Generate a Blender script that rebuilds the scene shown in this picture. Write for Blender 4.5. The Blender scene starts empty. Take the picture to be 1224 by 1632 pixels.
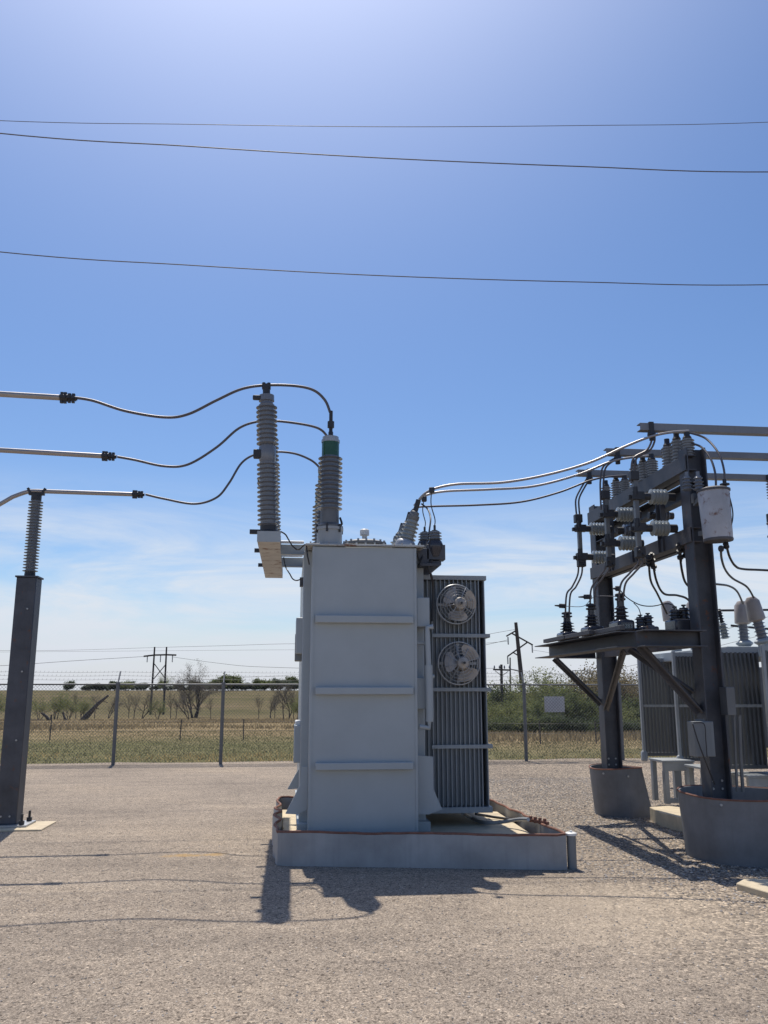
import bpy, math, random
from mathutils import Vector, Matrix
R = math.radians
rnd = random.Random(7)
scene = bpy.context.scene
COL = scene.collection
V = Vector

# ------------------------------------------------------------------ camera
CAMZ = 1.65; YAW = 6.1; PITCH = 11.82; F = 1367.0
cp, sp = math.cos(R(PITCH)), math.sin(R(PITCH))
ca, sa = math.cos(R(YAW)), math.sin(R(YAW))
FWD = V((sa*cp, ca*cp, sp)); RGT = V((ca, -sa, 0)); UPV = RGT.cross(FWD)
CAM = V((0, 0, CAMZ))
cam_d = bpy.data.cameras.new('camera'); cam = bpy.data.objects.new('camera', cam_d); COL.objects.link(cam)
cam.location = CAM; cam.rotation_euler = (R(90+PITCH), 0, R(-YAW))
cam_d.sensor_fit = 'VERTICAL'; cam_d.sensor_height = 36; cam_d.lens = F/1632*36
cam_d.clip_end = 8000; cam_d.clip_start = 0.05
scene.camera = cam
def ray(px, py): return FWD + RGT*((px-612)/F) + UPV*((816-py)/F)
def P(px, py, Y):            # survey: point seen at a photo pixel that lies at depth Y
    d = ray(px, py); return CAM + d*(Y/d.y)
def G(px, py, z=0.0):        # survey: point of a level plane
    d = ray(px, py); return CAM + d*((z-CAMZ)/d.z)
def PX(px, py, X):
    d = ray(px, py); return CAM + d*(X/d.x)
def zof(py, Y, px=612): return P(px, py, Y).z

# ------------------------------------------------------------------ materials
def nt(name):
    m = bpy.data.materials.new(name); m.use_nodes = True
    n = m.node_tree.nodes; b = n['Principled BSDF']; return m, m.node_tree, b
def N(t, typ, **kw):
    n = t.nodes.new(typ)
    for k, v in kw.items():
        if k in n.inputs: n.inputs[k].default_value = v
        else: setattr(n, k, v)
    return n
def ramp(t, fac, stops):
    r = t.nodes.new('ShaderNodeValToRGB'); t.links.new(fac, r.inputs[0])
    e = r.color_ramp.elements
    while len(e) > 1: e.remove(e[-1])
    e[0].position = stops[0][0]; e[0].color = (*stops[0][1], 1)
    for p, c in stops[1:]:
        x = e.new(p); x.color = (*c, 1)
    return r.outputs[0]
def mixc(t, fac, a, b, mode='MIX'):
    m = t.nodes.new('ShaderNodeMix'); m.data_type = 'RGBA'; m.blend_type = mode
    if isinstance(fac, (int, float)): m.inputs[0].default_value = fac
    else: t.links.new(fac, m.inputs[0])
    for s, v in ((6, a), (7, b)):
        if isinstance(v, tuple): m.inputs[s].default_value = (*v, 1)
        else: t.links.new(v, m.inputs[s])
    return m.outputs[2]
def scale_c(c, k): return tuple(min(1, x*k) for x in c)
def paint(name, col, rough=.5, metal=0, var=.18, scale=3.0, rust=0.0, bump=.05, bscale=40, stain=True):
    m, t, b = nt(name)
    tc = N(t, 'ShaderNodeTexCoord'); co = tc.outputs['Object']
    n1 = N(t, 'ShaderNodeTexNoise', Scale=scale, Detail=6, Roughness=.6); t.links.new(co, n1.inputs['Vector'])
    c = ramp(t, n1.outputs['Fac'], [(.3, scale_c(col, 1-var)), (.7, scale_c(col, 1+var*.6))])
    if stain:        # rain streaks running down the surface
        mp = N(t, 'ShaderNodeMapping'); mp.inputs['Scale'].default_value = (9, 9, .5); t.links.new(co, mp.inputs[0])
        n2 = N(t, 'ShaderNodeTexNoise', Scale=2.2, Detail=5); t.links.new(mp.outputs[0], n2.inputs['Vector'])
        f = ramp(t, n2.outputs['Fac'], [(.52, (0, 0, 0)), (.75, (.3, .3, .3))])
        c = mixc(t, f, c, scale_c(col, .62))
    if rust > 0:
        n3 = N(t, 'ShaderNodeTexNoise', Scale=7, Detail=8, Roughness=.7); t.links.new(co, n3.inputs['Vector'])
        f = ramp(t, n3.outputs['Fac'], [(.62-rust*.3, (0, 0, 0)), (.72-rust*.25, (1, 1, 1))])
        c = mixc(t, f, c, (.16, .065, .03))
    t.links.new(c, b.inputs['Base Color'])
    rr = N(t, 'ShaderNodeMapRange'); rr.inputs[3].default_value = max(.05, rough-.12); rr.inputs[4].default_value = min(1, rough+.15)
    t.links.new(n1.outputs['Fac'], rr.inputs[0]); t.links.new(rr.outputs[0], b.inputs['Roughness'])
    b.inputs['Metallic'].default_value = metal
    if bump:
        nb = N(t, 'ShaderNodeTexNoise', Scale=bscale, Detail=4); t.links.new(co, nb.inputs['Vector'])
        bp = N(t, 'ShaderNodeBump', Strength=bump, Distance=.01); t.links.new(nb.outputs['Fac'], bp.inputs['Height'])
        t.links.new(bp.outputs[0], b.inputs['Normal'])
    return m
M = {}
M['tank'] = paint('tank_paint', (.38, .42, .44), .45, var=.07, scale=2.6, bump=.08, bscale=9, stain=False)
M['tankrust'] = paint('tank_paint_rusty', (.42, .44, .44), .5, rust=.32, bump=.08)
M['radiator'] = paint('radiator_paint', (.30, .33, .35), .5, var=.12)
M['radlight'] = paint('light_radiator_steel', (.36, .385, .40), .4, var=.15)
M['bracket'] = paint('rusty_white_paint', (.55, .52, .48), .7, rust=.2, bump=.2)
M['porc'] = paint('grey_porcelain', (.175, .19, .22), .18, var=.08, bump=0, stain=False)
M['porcmid'] = paint('mid_grey_porcelain', (.22, .24, .27), .2, var=.08, bump=0, stain=False)
M['porclight'] = paint('light_grey_porcelain', (.27, .295, .30), .15, var=.08, bump=0, stain=False)
M['porcdark'] = paint('dark_brown_porcelain', (.045, .045, .055), .2, var=.1, bump=0, stain=False)
M['glass_green'] = paint('green_oil_gauge', (.035, .10, .055), .15, var=.2, bump=0, stain=False)
M['steel'] = paint('weathered_dark_steel', (.085, .09, .105), .55, metal=.25, var=.4, bump=.15, rust=.06)
M['steelrust'] = paint('rusty_dark_steel', (.09, .088, .095), .6, var=.35, bump=.2, rust=.13)
M['galv'] = paint('galvanized_steel', (.40, .41, .42), .42, metal=.55, var=.15, bump=.04)
M['galvdark'] = paint('dull_galvanized_steel', (.17, .175, .18), .5, metal=.4, var=.2, bump=.04)
M['alu'] = paint('aluminium_conductor', (.36, .34, .33), .42, metal=.7, var=.1, bump=0, stain=False)
M['alubar'] = paint('dull_aluminium_bar', (.23, .235, .25), .5, metal=.3, var=.12, bump=0)
M['wire'] = paint('weathered_wire', (.12, .11, .115), .45, metal=.4, var=.15, bump=0, stain=False)
M['cable'] = paint('black_cable', (.025, .025, .028), .45, var=.1, bump=0, stain=False)
M['black'] = paint('black_fitting', (.035, .036, .042), .5, var=.2, bump=.05)
M['white'] = paint('white_paint', (.72, .72, .70), .45, var=.08)
M['can'] = paint('chipped_white_paint', (.45, .455, .48), .5, var=.22, rust=.22)
M['fan'] = paint('faded_cream_fan_blade', (.40, .37, .335), .4, var=.22, scale=9, bump=.03)
M['guard'] = paint('fan_guard_wire', (.38, .39, .40), .4, metal=.3, var=.1, bump=0)
M['box'] = paint('light_grey_box', (.19, .205, .215), .45, var=.08)
M['rim'] = paint('rust_red_rim', (.22, .105, .075), .85, var=.35, scale=12, bump=.4)
M['liner'] = paint('grey_containment_sheet', (.34, .345, .35), .6, var=.25, scale=2.5, bump=.2, bscale=14)
M['conc'] = paint('pale_concrete', (.56, .47, .33), .85, var=.2, scale=6, bump=.25, bscale=60)
M['sign'] = paint('sign_back', (.62, .63, .66), .5, var=.08)
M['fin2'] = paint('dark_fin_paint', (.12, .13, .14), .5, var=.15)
M['pedsheet'] = paint('dark_grey_sheet', (.19, .195, .205), .6, var=.3, scale=2.5, bump=.2, bscale=14)
M['clear'] = paint('beige_plastic_guard', (.36, .32, .29), .35, var=.12, scale=8)
M['wood'] = paint('weathered_pole_wood', (.085, .075, .07), .9, var=.3, scale=8, bump=.2)
M['bark'] = paint('grey_brown_bark', (.10, .085, .075), .95, var=.3, scale=6, bump=0, stain=False)
M['barkfar'] = paint('pale_grey_bark', (.15, .135, .13), .95, var=.3, scale=6, bump=0, stain=False)
def leafmat(name, c, c2):
    m, t, b = nt(name)
    g = N(t, 'ShaderNodeNewGeometry')
    n1 = N(t, 'ShaderNodeTexNoise', Scale=1.3, Detail=5); tc = N(t, 'ShaderNodeTexCoord'); t.links.new(tc.outputs['Object'], n1.inputs['Vector'])
    w = N(t, 'ShaderNodeTexWhiteNoise'); t.links.new(g.outputs['Random Per Island'], w.inputs[0]); w.noise_dimensions = '1D'
    t.links.new(g.outputs['Random Per Island'], w.inputs['W'])
    a = mixc(t, .5, n1.outputs['Fac'], w.outputs['Value'])
    cc = ramp(t, a, [(.25, c), (.75, c2)])
    t.links.new(cc, b.inputs['Base Color']); b.inputs['Roughness'].default_value = .7
    tr = N(t, 'ShaderNodeBsdfTranslucent'); t.links.new(cc, tr.inputs[0])
    mx = N(t, 'ShaderNodeMixShader'); mx.inputs[0].default_value = .5
    t.links.new(b.outputs[0], mx.inputs[1]); t.links.new(tr.outputs[0], mx.inputs[2])
    t.links.new(mx.outputs[0], t.nodes['Material Output'].inputs[0]); return m
M['leaf_spring'] = leafmat('spring_green_leaf', (.125, .145, .05), (.25, .27, .11))
M['leaf_dark'] = leafmat('dark_green_leaf', (.03, .045, .02), (.08, .105, .045))
M['leaf_mid'] = leafmat('mid_green_leaf', (.07, .09, .033), (.155, .18, .068))
M['leaf_rust'] = leafmat('reddish_bud_leaf', (.15, .13, .075), (.26, .215, .13))
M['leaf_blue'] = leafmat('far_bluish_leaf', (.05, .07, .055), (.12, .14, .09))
M['twig_bud'] = leafmat('grey_bud_twig', (.10, .09, .08), (.17, .15, .12))
M['grass_green'] = leafmat('short_green_grass', (.11, .115, .055), (.22, .20, .11))
M['grass_tan'] = leafmat('dry_tan_grass', (.16, .125, .07), (.35, .28, .165))
M['grass_straw'] = leafmat('bleached_straw', (.40, .28, .12), (.60, .45, .22))

def gravel_mat():
    m, t, b = nt('yard_gravel')
    tc = N(t, 'ShaderNodeTexCoord'); co = tc.outputs['Object']
    sx = N(t, 'ShaderNodeSeparateXYZ'); t.links.new(co, sx.inputs[0])
    def noise(s, d=5, r=.6):
        n = N(t, 'ShaderNodeTexNoise', Scale=s, Detail=d, Roughness=r); t.links.new(co, n.inputs['Vector']); return n.outputs['Fac']
    def vor(s):
        n = N(t, 'ShaderNodeTexVoronoi', Scale=s); t.links.new(co, n.inputs['Vector']); return n
    v1 = vor(115); v2 = vor(44); v3 = vor(230)
    g1 = N(t, 'ShaderNodeRGBToBW'); t.links.new(v1.outputs['Color'], g1.inputs[0])
    g3 = N(t, 'ShaderNodeRGBToBW'); t.links.new(v3.outputs['Color'], g3.inputs[0])
    fine = mixc(t, .5, ramp(t, g1.outputs[0], [(.12, (.06, .056, .055)), (.33, (.23, .205, .185)), (.6, (.37, .33, .29)), (.85, (.68, .62, .56))]),
                ramp(t, g3.outputs[0], [(.12, (.13, .12, .115)), (.5, (.32, .285, .255)), (.85, (.52, .47, .42))]))
    g2 = N(t, 'ShaderNodeRGBToBW'); t.links.new(v2.outputs['Color'], g2.inputs[0])
    coarse = ramp(t, g2.outputs[0], [(.15, (.07, .066, .066)), (.4, (.24, .217, .20)), (.65, (.37, .33, .285)), (.85, (.64, .57, .49))])
    # coarse crushed stone to the right, bounded by a wandering edge
    m1 = N(t, 'ShaderNodeMath', operation='MULTIPLY_ADD'); t.links.new(noise(.55), m1.inputs[0]); m1.inputs[1].default_value = 2.6
    t.links.new(sx.outputs['X'], m1.inputs[2])
    fcoarse = ramp(t, N_map(t, m1.outputs[0], 3.3, 5.2), [(0, (0, 0, 0)), (1, (1, 1, 1))])
    c = mixc(t, fcoarse, fine, coarse)
    v4 = vor(58); g4 = N(t, 'ShaderNodeRGBToBW'); t.links.new(v4.outputs['Color'], g4.inputs[0])
    c = mixc(t, 1.0, c, ramp(t, g4.outputs[0], [(.10, (.38, .37, .37)), (.22, (.86, .86, .86)), (.5, (1, 1, 1)), (.80, (1.05, 1.04, 1.03)), (.92, (1.5, 1.47, 1.42))]), 'MULTIPLY')
    mid = N(t, 'ShaderNodeTexNoise', Scale=7, Detail=8, Roughness=.75); t.links.new(co, mid.inputs['Vector'])
    c = mixc(t, 1.0, c, ramp(t, mid.outputs['Fac'], [(.34, (.80, .79, .79)), (.5, (1, 1, 1)), (.68, (1.12, 1.11, 1.09))]), 'MULTIPLY')
    big = ramp(t, noise(.35, 6), [(.3, (.74, .735, .74)), (.5, (.95, .94, .93)), (.7, (1.12, 1.09, 1.04))])
    c = mixc(t, 1.0, c, big, 'MULTIPLY')
    streak = N(t, 'ShaderNodeMapping'); streak.inputs['Scale'].default_value = (.25, 2.0, 1); t.links.new(co, streak.inputs[0])
    ns = N(t, 'ShaderNodeTexNoise', Scale=1.3, Detail=7); t.links.new(streak.outputs[0], ns.inputs['Vector'])
    c = mixc(t, 1.0, c, ramp(t, ns.outputs['Fac'], [(.35, (.90, .895, .90)), (.65, (1.05, 1.045, 1.04))]), 'MULTIPLY')
    # pale dusty wash beside the pad
    mp = N(t, 'ShaderNodeMapping'); mp.inputs['Location'].default_value = (-2.6, -6.85, 0); mp.vector_type = 'POINT'
    mp.inputs['Scale'].default_value = (1, 1, 1); t.links.new(co, mp.inputs[0])
    m2 = N(t, 'ShaderNodeVectorMath', operation='MULTIPLY'); t.links.new(mp.outputs[0], m2.inputs[0]); m2.inputs[1].default_value = (.42, .44, 0)
    ln = N(t, 'ShaderNodeVectorMath', operation='LENGTH'); t.links.new(m2.outputs[0], ln.inputs[0])
    ad = N(t, 'ShaderNodeMath', operation='MULTIPLY_ADD'); t.links.new(noise(1.6), ad.inputs[0]); ad.inputs[1].default_value = .8; t.links.new(ln.outputs['Value'], ad.inputs[2])
    fd = ramp(t, ad.outputs[0], [(.35, (.85, .85, .85)), (1.9, (0, 0, 0))])
    dusty = mixc(t, .45, mixc(t, 1.0, c, (1.42, 1.40, 1.36), 'MULTIPLY'), (.50, .44, .365))
    c = mixc(t, fd, c, dusty)
    # straw coloured dead growth left of the pad
    mp2 = N(t, 'ShaderNodeVectorMath', operation='SUBTRACT'); t.links.new(co, mp2.inputs[0]); mp2.inputs[1].default_value = (-.9, 9.55, 0)
    m3 = N(t, 'ShaderNodeVectorMath', operation='MULTIPLY'); t.links.new(mp2.outputs[0], m3.inputs[0]); m3.inputs[1].default_value = (.62, 2.4, 0)
    ln2 = N(t, 'ShaderNodeVectorMath', operation='LENGTH'); t.links.new(m3.outputs[0], ln2.inputs[0])
    ad2 = N(t, 'ShaderNodeMath', operation='MULTIPLY_ADD'); t.links.new(noise(5), ad2.inputs[0]); ad2.inputs[1].default_value = 1.6; t.links.new(ln2.outputs['Value'], ad2.inputs[2])
    c = mixc(t, ramp(t, ad2.outputs[0], [(.75, (.8, .8, .8)), (1.6, (0, 0, 0))]), c, (.42, .29, .14))
    # thin cracks in the compacted surface
    nd = N(t, 'ShaderNodeTexNoise', Scale=1.2, Detail=4); t.links.new(co, nd.inputs['Vector'])
    wv = N(t, 'ShaderNodeVectorMath', operation='MULTIPLY_ADD'); t.links.new(nd.outputs['Color'], wv.inputs[0]); wv.inputs[1].default_value = (.9, .9, 0); t.links.new(co, wv.inputs[2])
    vc = N(t, 'ShaderNodeTexVoronoi', Scale=.28, feature='DISTANCE_TO_EDGE'); t.links.new(wv.outputs[0], vc.inputs['Vector'])
    fc = ramp(t, vc.outputs['Distance'], [(.0, (.4, .4, .4)), (.006, (0, 0, 0))])
    inv = N(t, 'ShaderNodeMath', operation='MULTIPLY'); t.links.new(fc, inv.inputs[0]); t.links.new(ramp(t, noise(.5), [(.5, (0, 0, 0)), (.6, (1, 1, 1))]), inv.inputs[1])
    c = mixc(t, inv.outputs[0], c, (.11, .10, .098))
    c = mixc(t, 1.0, c, (.94, .885, .80), 'MULTIPLY')
    t.links.new(c, b.inputs['Base Color']); b.inputs['Roughness'].default_value = .95
    b.inputs['Specular IOR Level'].default_value = .2
    bp = N(t, 'ShaderNodeBump', Strength=.55, Distance=.012); t.links.new(v1.outputs['Distance'], bp.inputs['Height']); bp.invert = True
    bp2 = N(t, 'ShaderNodeBump', Strength=.5, Distance=.03); bp2.invert = True
    hb = N(t, 'ShaderNodeMath', operation='MULTIPLY'); t.links.new(v2.outputs['Distance'], hb.inputs[0]); t.links.new(fcoarse, hb.inputs[1])
    t.links.new(hb.outputs[0], bp2.inputs['Height']); t.links.new(bp.outputs[0], bp2.inputs['Normal'])
    t.links.new(bp2.outputs[0], b.inputs['Normal'])
    return m
def N_map(t, sock, a, b_):
    r = N(t, 'ShaderNodeMapRange'); r.inputs[1].default_value = a; r.inputs[2].default_value = b_; t.links.new(sock, r.inputs[0]); return r.outputs[0]
M['gravel'] = gravel_mat()
def field_mat():
    m, t, b = nt('field_grass')
    tc = N(t, 'ShaderNodeTexCoord'); co = tc.outputs['Object']
    sx = N(t, 'ShaderNodeSeparateXYZ'); t.links.new(co, sx.inputs[0])
    mp = N(t, 'ShaderNodeMapping'); mp.inputs['Scale'].default_value = (.7, 1, 1); t.links.new(co, mp.inputs[0])
    def noise(s, d=7):
        n = N(t, 'ShaderNodeTexNoise', Scale=s, Detail=d, Roughness=.62); t.links.new(mp.outputs[0], n.inputs['Vector']); return n.outputs['Fac']
    wob = N(t, 'ShaderNodeMath', operation='MULTIPLY_ADD'); t.links.new(noise(.12), wob.inputs[0]); wob.inputs[1].default_value = 14; xr_ = N(t, 'ShaderNodeMapRange'); xr_.inputs[1].default_value = 2; xr_.inputs[2].default_value = 7; xr_.inputs[3].default_value = 0; xr_.inputs[4].default_value = 9; t.links.new(sx.outputs['X'], xr_.inputs[0])
    ya = N(t, 'ShaderNodeMath', operation='ADD'); t.links.new(sx.outputs['Y'], ya.inputs[0]); t.links.new(xr_.outputs[0], ya.inputs[1]); t.links.new(ya.outputs[0], wob.inputs[2])
    green = ramp(t, noise(1.2), [(.3, (.095, .10, .048)), (.7, (.19, .17, .095))])
    tan = ramp(t, noise(.7), [(.3, (.15, .12, .07)), (.55, (.24, .185, .11)), (.75, (.36, .285, .18))])
    hill = mixc(t, .5, ramp(t, noise(.035), [(.35, (.085, .085, .045)), (.5, (.125, .11, .062)), (.65, (.175, .135, .09))]), ramp(t, noise(.3), [(.3, (.07, .07, .042)), (.5, (.135, .115, .07)), (.7, (.21, .165, .11))]))
    c = mixc(t, N_map(t, wob.outputs[0], 38, 44), green, tan)
    c = mixc(t, N_map(t, wob.outputs[0], 95, 150), c, hill)
    t.links.new(c, b.inputs['Base Color']); b.inputs['Roughness'].default_value = 1
    b.inputs['Specular IOR Level'].default_value = 0
    bp = N(t, 'ShaderNodeBump', Strength=.6, Distance=.15); t.links.new(noise(3), bp.inputs['Height']); t.links.new(bp.outputs[0], b.inputs['Normal'])
    return m
M['field'] = field_mat()
def stone_mat():
    m, t, b = nt('crushed_stone')
    g = N(t, 'ShaderNodeNewGeometry')
    c = ramp(t, g.outputs['Random Per Island'], [(0, (.13, .125, .125)), (.35, (.27, .245, .225)), (.7, (.36, .32, .285)), (1, (.55, .50, .44))])
    t.links.new(c, b.inputs['Base Color']); b.inputs['Roughness'].default_value = .9; return m
M['stone'] = stone_mat()

# ------------------------------------------------------------------ mesh builder
def frame_of(d):
    d = d.normalized(); a = V((0, 0, 1)) if abs(d.z) < .92 else V((1, 0, 0))
    u = d.cross(a).normalized(); w = u.cross(d).normalized(); return u, w
def smooth_path(pts, k=8):
    out = []; n = len(pts)
    for i in range(n-1):
        p0 = pts[max(i-1, 0)]; p1 = pts[i]; p2 = pts[i+1]; p3 = pts[min(i+2, n-1)]
        for j in range(k):
            s = j/k
            out.append(.5*((2*p1)+(p2-p0)*s+(2*p0-5*p1+4*p2-p3)*s*s+(3*p1-p0-3*p2+p3)*s**3))
    out.append(pts[-1]); return out
def each(name, pieces, m, parent):
    for p_ in pieces: part(name, p_, m, parent)
class MB:
    def __init__(s): s.v = []; s.f = []
    def add(s, vs, fs):
        o = len(s.v); s.v += [V(x) for x in vs]; s.f += [tuple(i+o for i in f) for f in fs]; return s
    def box(s, x0, x1, y0, y1, z0, z1):
        return s.add([(x0,y0,z0),(x1,y0,z0),(x1,y1,z0),(x0,y1,z0),(x0,y0,z1),(x1,y0,z1),(x1,y1,z1),(x0,y1,z1)],
                     [(3,2,1,0),(4,5,6,7),(0,1,5,4),(1,2,6,5),(2,3,7,6),(3,0,4,7)])
    def prism(s, poly, ext):
        n = len(poly); ext = V(ext); a = [V(p) for p in poly]
        return s.add(a+[p+ext for p in a], [tuple(range(n-1,-1,-1)), tuple(range(n, 2*n))]+[(i, (i+1)%n, n+(i+1)%n, n+i) for i in range(n)])
    def bar(s, p, q, w, h, up=None):
        p, q = V(p), V(q); d = (q-p).normalized()
        u, x = frame_of(d)
        if up is not None:
            x = (V(up)-d*V(up).dot(d)).normalized(); u = d.cross(x)
        return s.prism([p+u*w/2+x*h/2, p-u*w/2+x*h/2, p-u*w/2-x*h/2, p+u*w/2-x*h/2], q-p)
    def ibeam(s, p, q, w, h, t, up):      # flanges at +-h/2 along up, width w
        p, q = V(p), V(q); d = (q-p).normalized(); x = (V(up)-d*V(up).dot(d)).normalized(); u = d.cross(x)
        o = [(w/2,h/2),(w/2,h/2-t),(t/2,h/2-t),(t/2,-h/2+t),(w/2,-h/2+t),(w/2,-h/2),(-w/2,-h/2),(-w/2,-h/2+t),(-t/2,-h/2+t),(-t/2,h/2-t),(-w/2,h/2-t),(-w/2,h/2)]
        return s.prism([p+u*a+x*b for a, b in o], q-p)
    def chan(s, p, q, w, h, t, up, side=1):  # C section, web on one side
        p, q = V(p), V(q); d = (q-p).normalized(); x = (V(up)-d*V(up).dot(d)).normalized(); u = d.cross(x)*side
        o = [(0,h/2),(w,h/2),(w,h/2-t),(t,h/2-t),(t,-h/2+t),(w,-h/2+t),(w,-h/2),(0,-h/2)]
        return s.prism([p+u*a+x*b for a, b in o], q-p)
    def tube(s, pts, r, n=8, k=0, cap=True):
        pts = [V(p) for p in pts]
        if k: pts = smooth_path(pts, k)
        m = len(pts); vs = []; fs = []; u = None
        for i, p in enumerate(pts):
            d = (pts[min(i+1, m-1)]-pts[max(i-1, 0)])
            d = d.normalized() if d.length > 1e-9 else V((0,0,1))
            if u is None: u, w = frame_of(d)
            else:
                u = (u-d*u.dot(d)); u = u.normalized() if u.length > 1e-6 else frame_of(d)[0]
                w = u.cross(d)
            rr = r[min(int(i*len(r)/m), len(r)-1)] if isinstance(r, (list, tuple)) and len(r) != m else (r[i] if isinstance(r, (list, tuple)) else r)
            for j in range(n):
                a = 2*math.pi*j/n; vs.append(p+u*math.cos(a)*rr+w*math.sin(a)*rr)
        for i in range(m-1):
            for j in range(n):
                fs.append((i*n+j, i*n+(j+1)%n, (i+1)*n+(j+1)%n, (i+1)*n+j))
        if cap: fs += [tuple(range(n-1,-1,-1)), tuple(range((m-1)*n, m*n))]
        return s.add(vs, fs)
    def lathe(s, o, axis, prof, n=20):
        o = V(o); d = V(axis).normalized(); u, w = frame_of(d); vs = []; fs = []
        for h, r in prof:
            for j in range(n):
                a = 2*math.pi*j/n; vs.append(o+d*h+(u*math.cos(a)+w*math.sin(a))*max(r, 1e-4))
        for i in range(len(prof)-1):
            for j in range(n): fs.append((i*n+j, i*n+(j+1)%n, (i+1)*n+(j+1)%n, (i+1)*n+j))
        fs += [tuple(range(n-1,-1,-1)), tuple(range((len(prof)-1)*n, len(prof)*n))]
        return s.add(vs, fs)
    def cyl(s, p, q, r, n=14, r2=None):
        p, q = V(p), V(q); return s.lathe(p, q-p, [(0, r), ((q-p).length, r if r2 is None else r2)], n)
    def ring(s, c, axis, R_, r, n=32, m=6):
        c = V(c); u, w = frame_of(V(axis)); vs = []; fs = []; d = V(axis).normalized()
        for i in range(n):
            a = 2*math.pi*i/n; e = u*math.cos(a)+w*math.sin(a)
            for j in range(m):
                b = 2*math.pi*j/m; vs.append(c+e*(R_+r*math.cos(b))+d*r*math.sin(b))
        for i in range(n):
            for j in range(m): fs.append((i*m+j, ((i+1)%n)*m+j, ((i+1)%n)*m+(j+1)%m, i*m+(j+1)%m))
        return s.add(vs, fs)
    def bolts(s, pts, r=.012, axis=(0,-1,0), h=.015):
        for p in pts: s.cyl(p, V(p)+V(axis)*h, r, 6)
        return s
    def center(s):
        lo = V((min(v.x for v in s.v), min(v.y for v in s.v), min(v.z for v in s.v)))
        hi = V((max(v.x for v in s.v), max(v.y for v in s.v), max(v.z for v in s.v)))
        return V(((lo.x+hi.x)/2, (lo.y+hi.y)/2, lo.z))
def shed_profile(L, r, R_, n, taper=1.0, lip=.012):
    pr = [(0, r*1.05)]; s = L/n
    for i in range(n):
        f = 1+(taper-1)*(i/max(1, n-1)); h = i*s
        pr += [(h+s*.10, r*f), (h+s*.22, R_*f*.80), (h+s*.32, R_*f), (h+s*.44, R_*f), (h+s*.62, R_*f*.72), (h+s*.85, r*f)]
    pr.append((L, r*(taper)*1.02)); return pr
def thin_profile(L, r, R_, n, taper=1.0):
    pr = [(0, r*1.05)]; s = L/n
    for i in range(n):
        f = 1+(taper-1)*(i/max(1, n-1)); h = i*s
        pr += [(h+s*.30, r), (h+s*.40, r*1.06), (h+s*.50, R_*f), (h+s*.58, R_*f*.99), (h+s*.80, r*1.1), (h+s*.9, r)]
    pr.append((L, r)); return pr
LOC = {}
def mesh_obj(name, mb, m, loc, bevel=0, smooth=True, flip=True):
    me = bpy.data.meshes.new(name); me.from_pydata([tuple(v-loc) for v in mb.v], [], mb.f)
    me.materials.append(M[m] if isinstance(m, str) else m)
    if smooth:
        me.polygons.foreach_set('use_smooth', [True]*len(me.polygons)); me.set_sharp_from_angle(angle=R(38))
    me.update(); me.validate()
    o = bpy.data.objects.new(name, me); COL.objects.link(o)
    if bevel:
        b = o.modifiers.new('bevel', 'BEVEL'); b.width = bevel; b.segments = 2; b.limit_method = 'ANGLE'; b.angle_limit = R(50)
    return o
def tag(o, label=None, cat=None, group=None, kind=None):
    if label: o['label'] = label
    if cat: o['category'] = cat
    if group: o['group'] = group
    if kind: o['kind'] = kind
    return o
def thing(name, loc, label, cat, group=None):
    o = bpy.data.objects.new(name, None); COL.objects.link(o); o.location = loc; o.empty_display_size = .2
    LOC[o] = V(loc); return tag(o, label, cat, group)
def part(name, mb, m, parent, bevel=0, smooth=True, label=None):
    loc = LOC[parent]; o = mesh_obj(name, mb, m, loc, bevel, smooth); o.parent = parent; LOC[o] = loc
    if label: o['label'] = label
    return o
def single(name, mb, m, label, cat, group=None, kind=None, bevel=0, smooth=True):
    c = mb.center(); o = mesh_obj(name, mb, m, c, bevel, smooth); o.location = c; LOC[o] = c
    return tag(o, label, cat, group, kind)
def kids(o): return [c for c in COL.objects if c.parent is o]
def copy_tree(o, parent=None):
    c = o.copy(); COL.objects.link(c); c.parent = parent
    for k in CH.get(o, []): copy_tree(k, c)
    return c
CH = {}

# ------------------------------------------------------------------ light and sky
SUN_EL, SUN_AZ = 64.0, -6.5          # azimuth from +Y, clockwise
sun_dir = V((math.sin(R(SUN_AZ))*math.cos(R(SUN_EL)), math.cos(R(SUN_AZ))*math.cos(R(SUN_EL)), math.sin(R(SUN_EL))))
sd = bpy.data.lights.new('sun', 'SUN'); so = bpy.data.objects.new('sun', sd); COL.objects.link(so)
sd.energy = 5.0; sd.angle = R(.53); sd.color = (1, .93, .82)
so.rotation_euler = sun_dir.to_track_quat('Z', 'Y').to_euler(); so.location = (0, 0, 30)
w = bpy.data.worlds.new('World'); scene.world = w; w.use_nodes = True
t = w.node_tree; bg = t.nodes['Background']
sky = t.nodes.new('ShaderNodeTexSky'); sky.sky_type = 'NISHITA'; sky.sun_disc = False
sky.sun_elevation = R(SUN_EL); sky.sun_rotation = R(SUN_AZ); sky.altitude = 250
sky.air_density = 1.0; sky.dust_density = .8; sky.ozone_density = 1.6
tc = t.nodes.new('ShaderNodeTexCoord')
sep = N(t, 'ShaderNodeSeparateXYZ'); t.links.new(tc.outputs['Generated'], sep.inputs[0])
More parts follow.
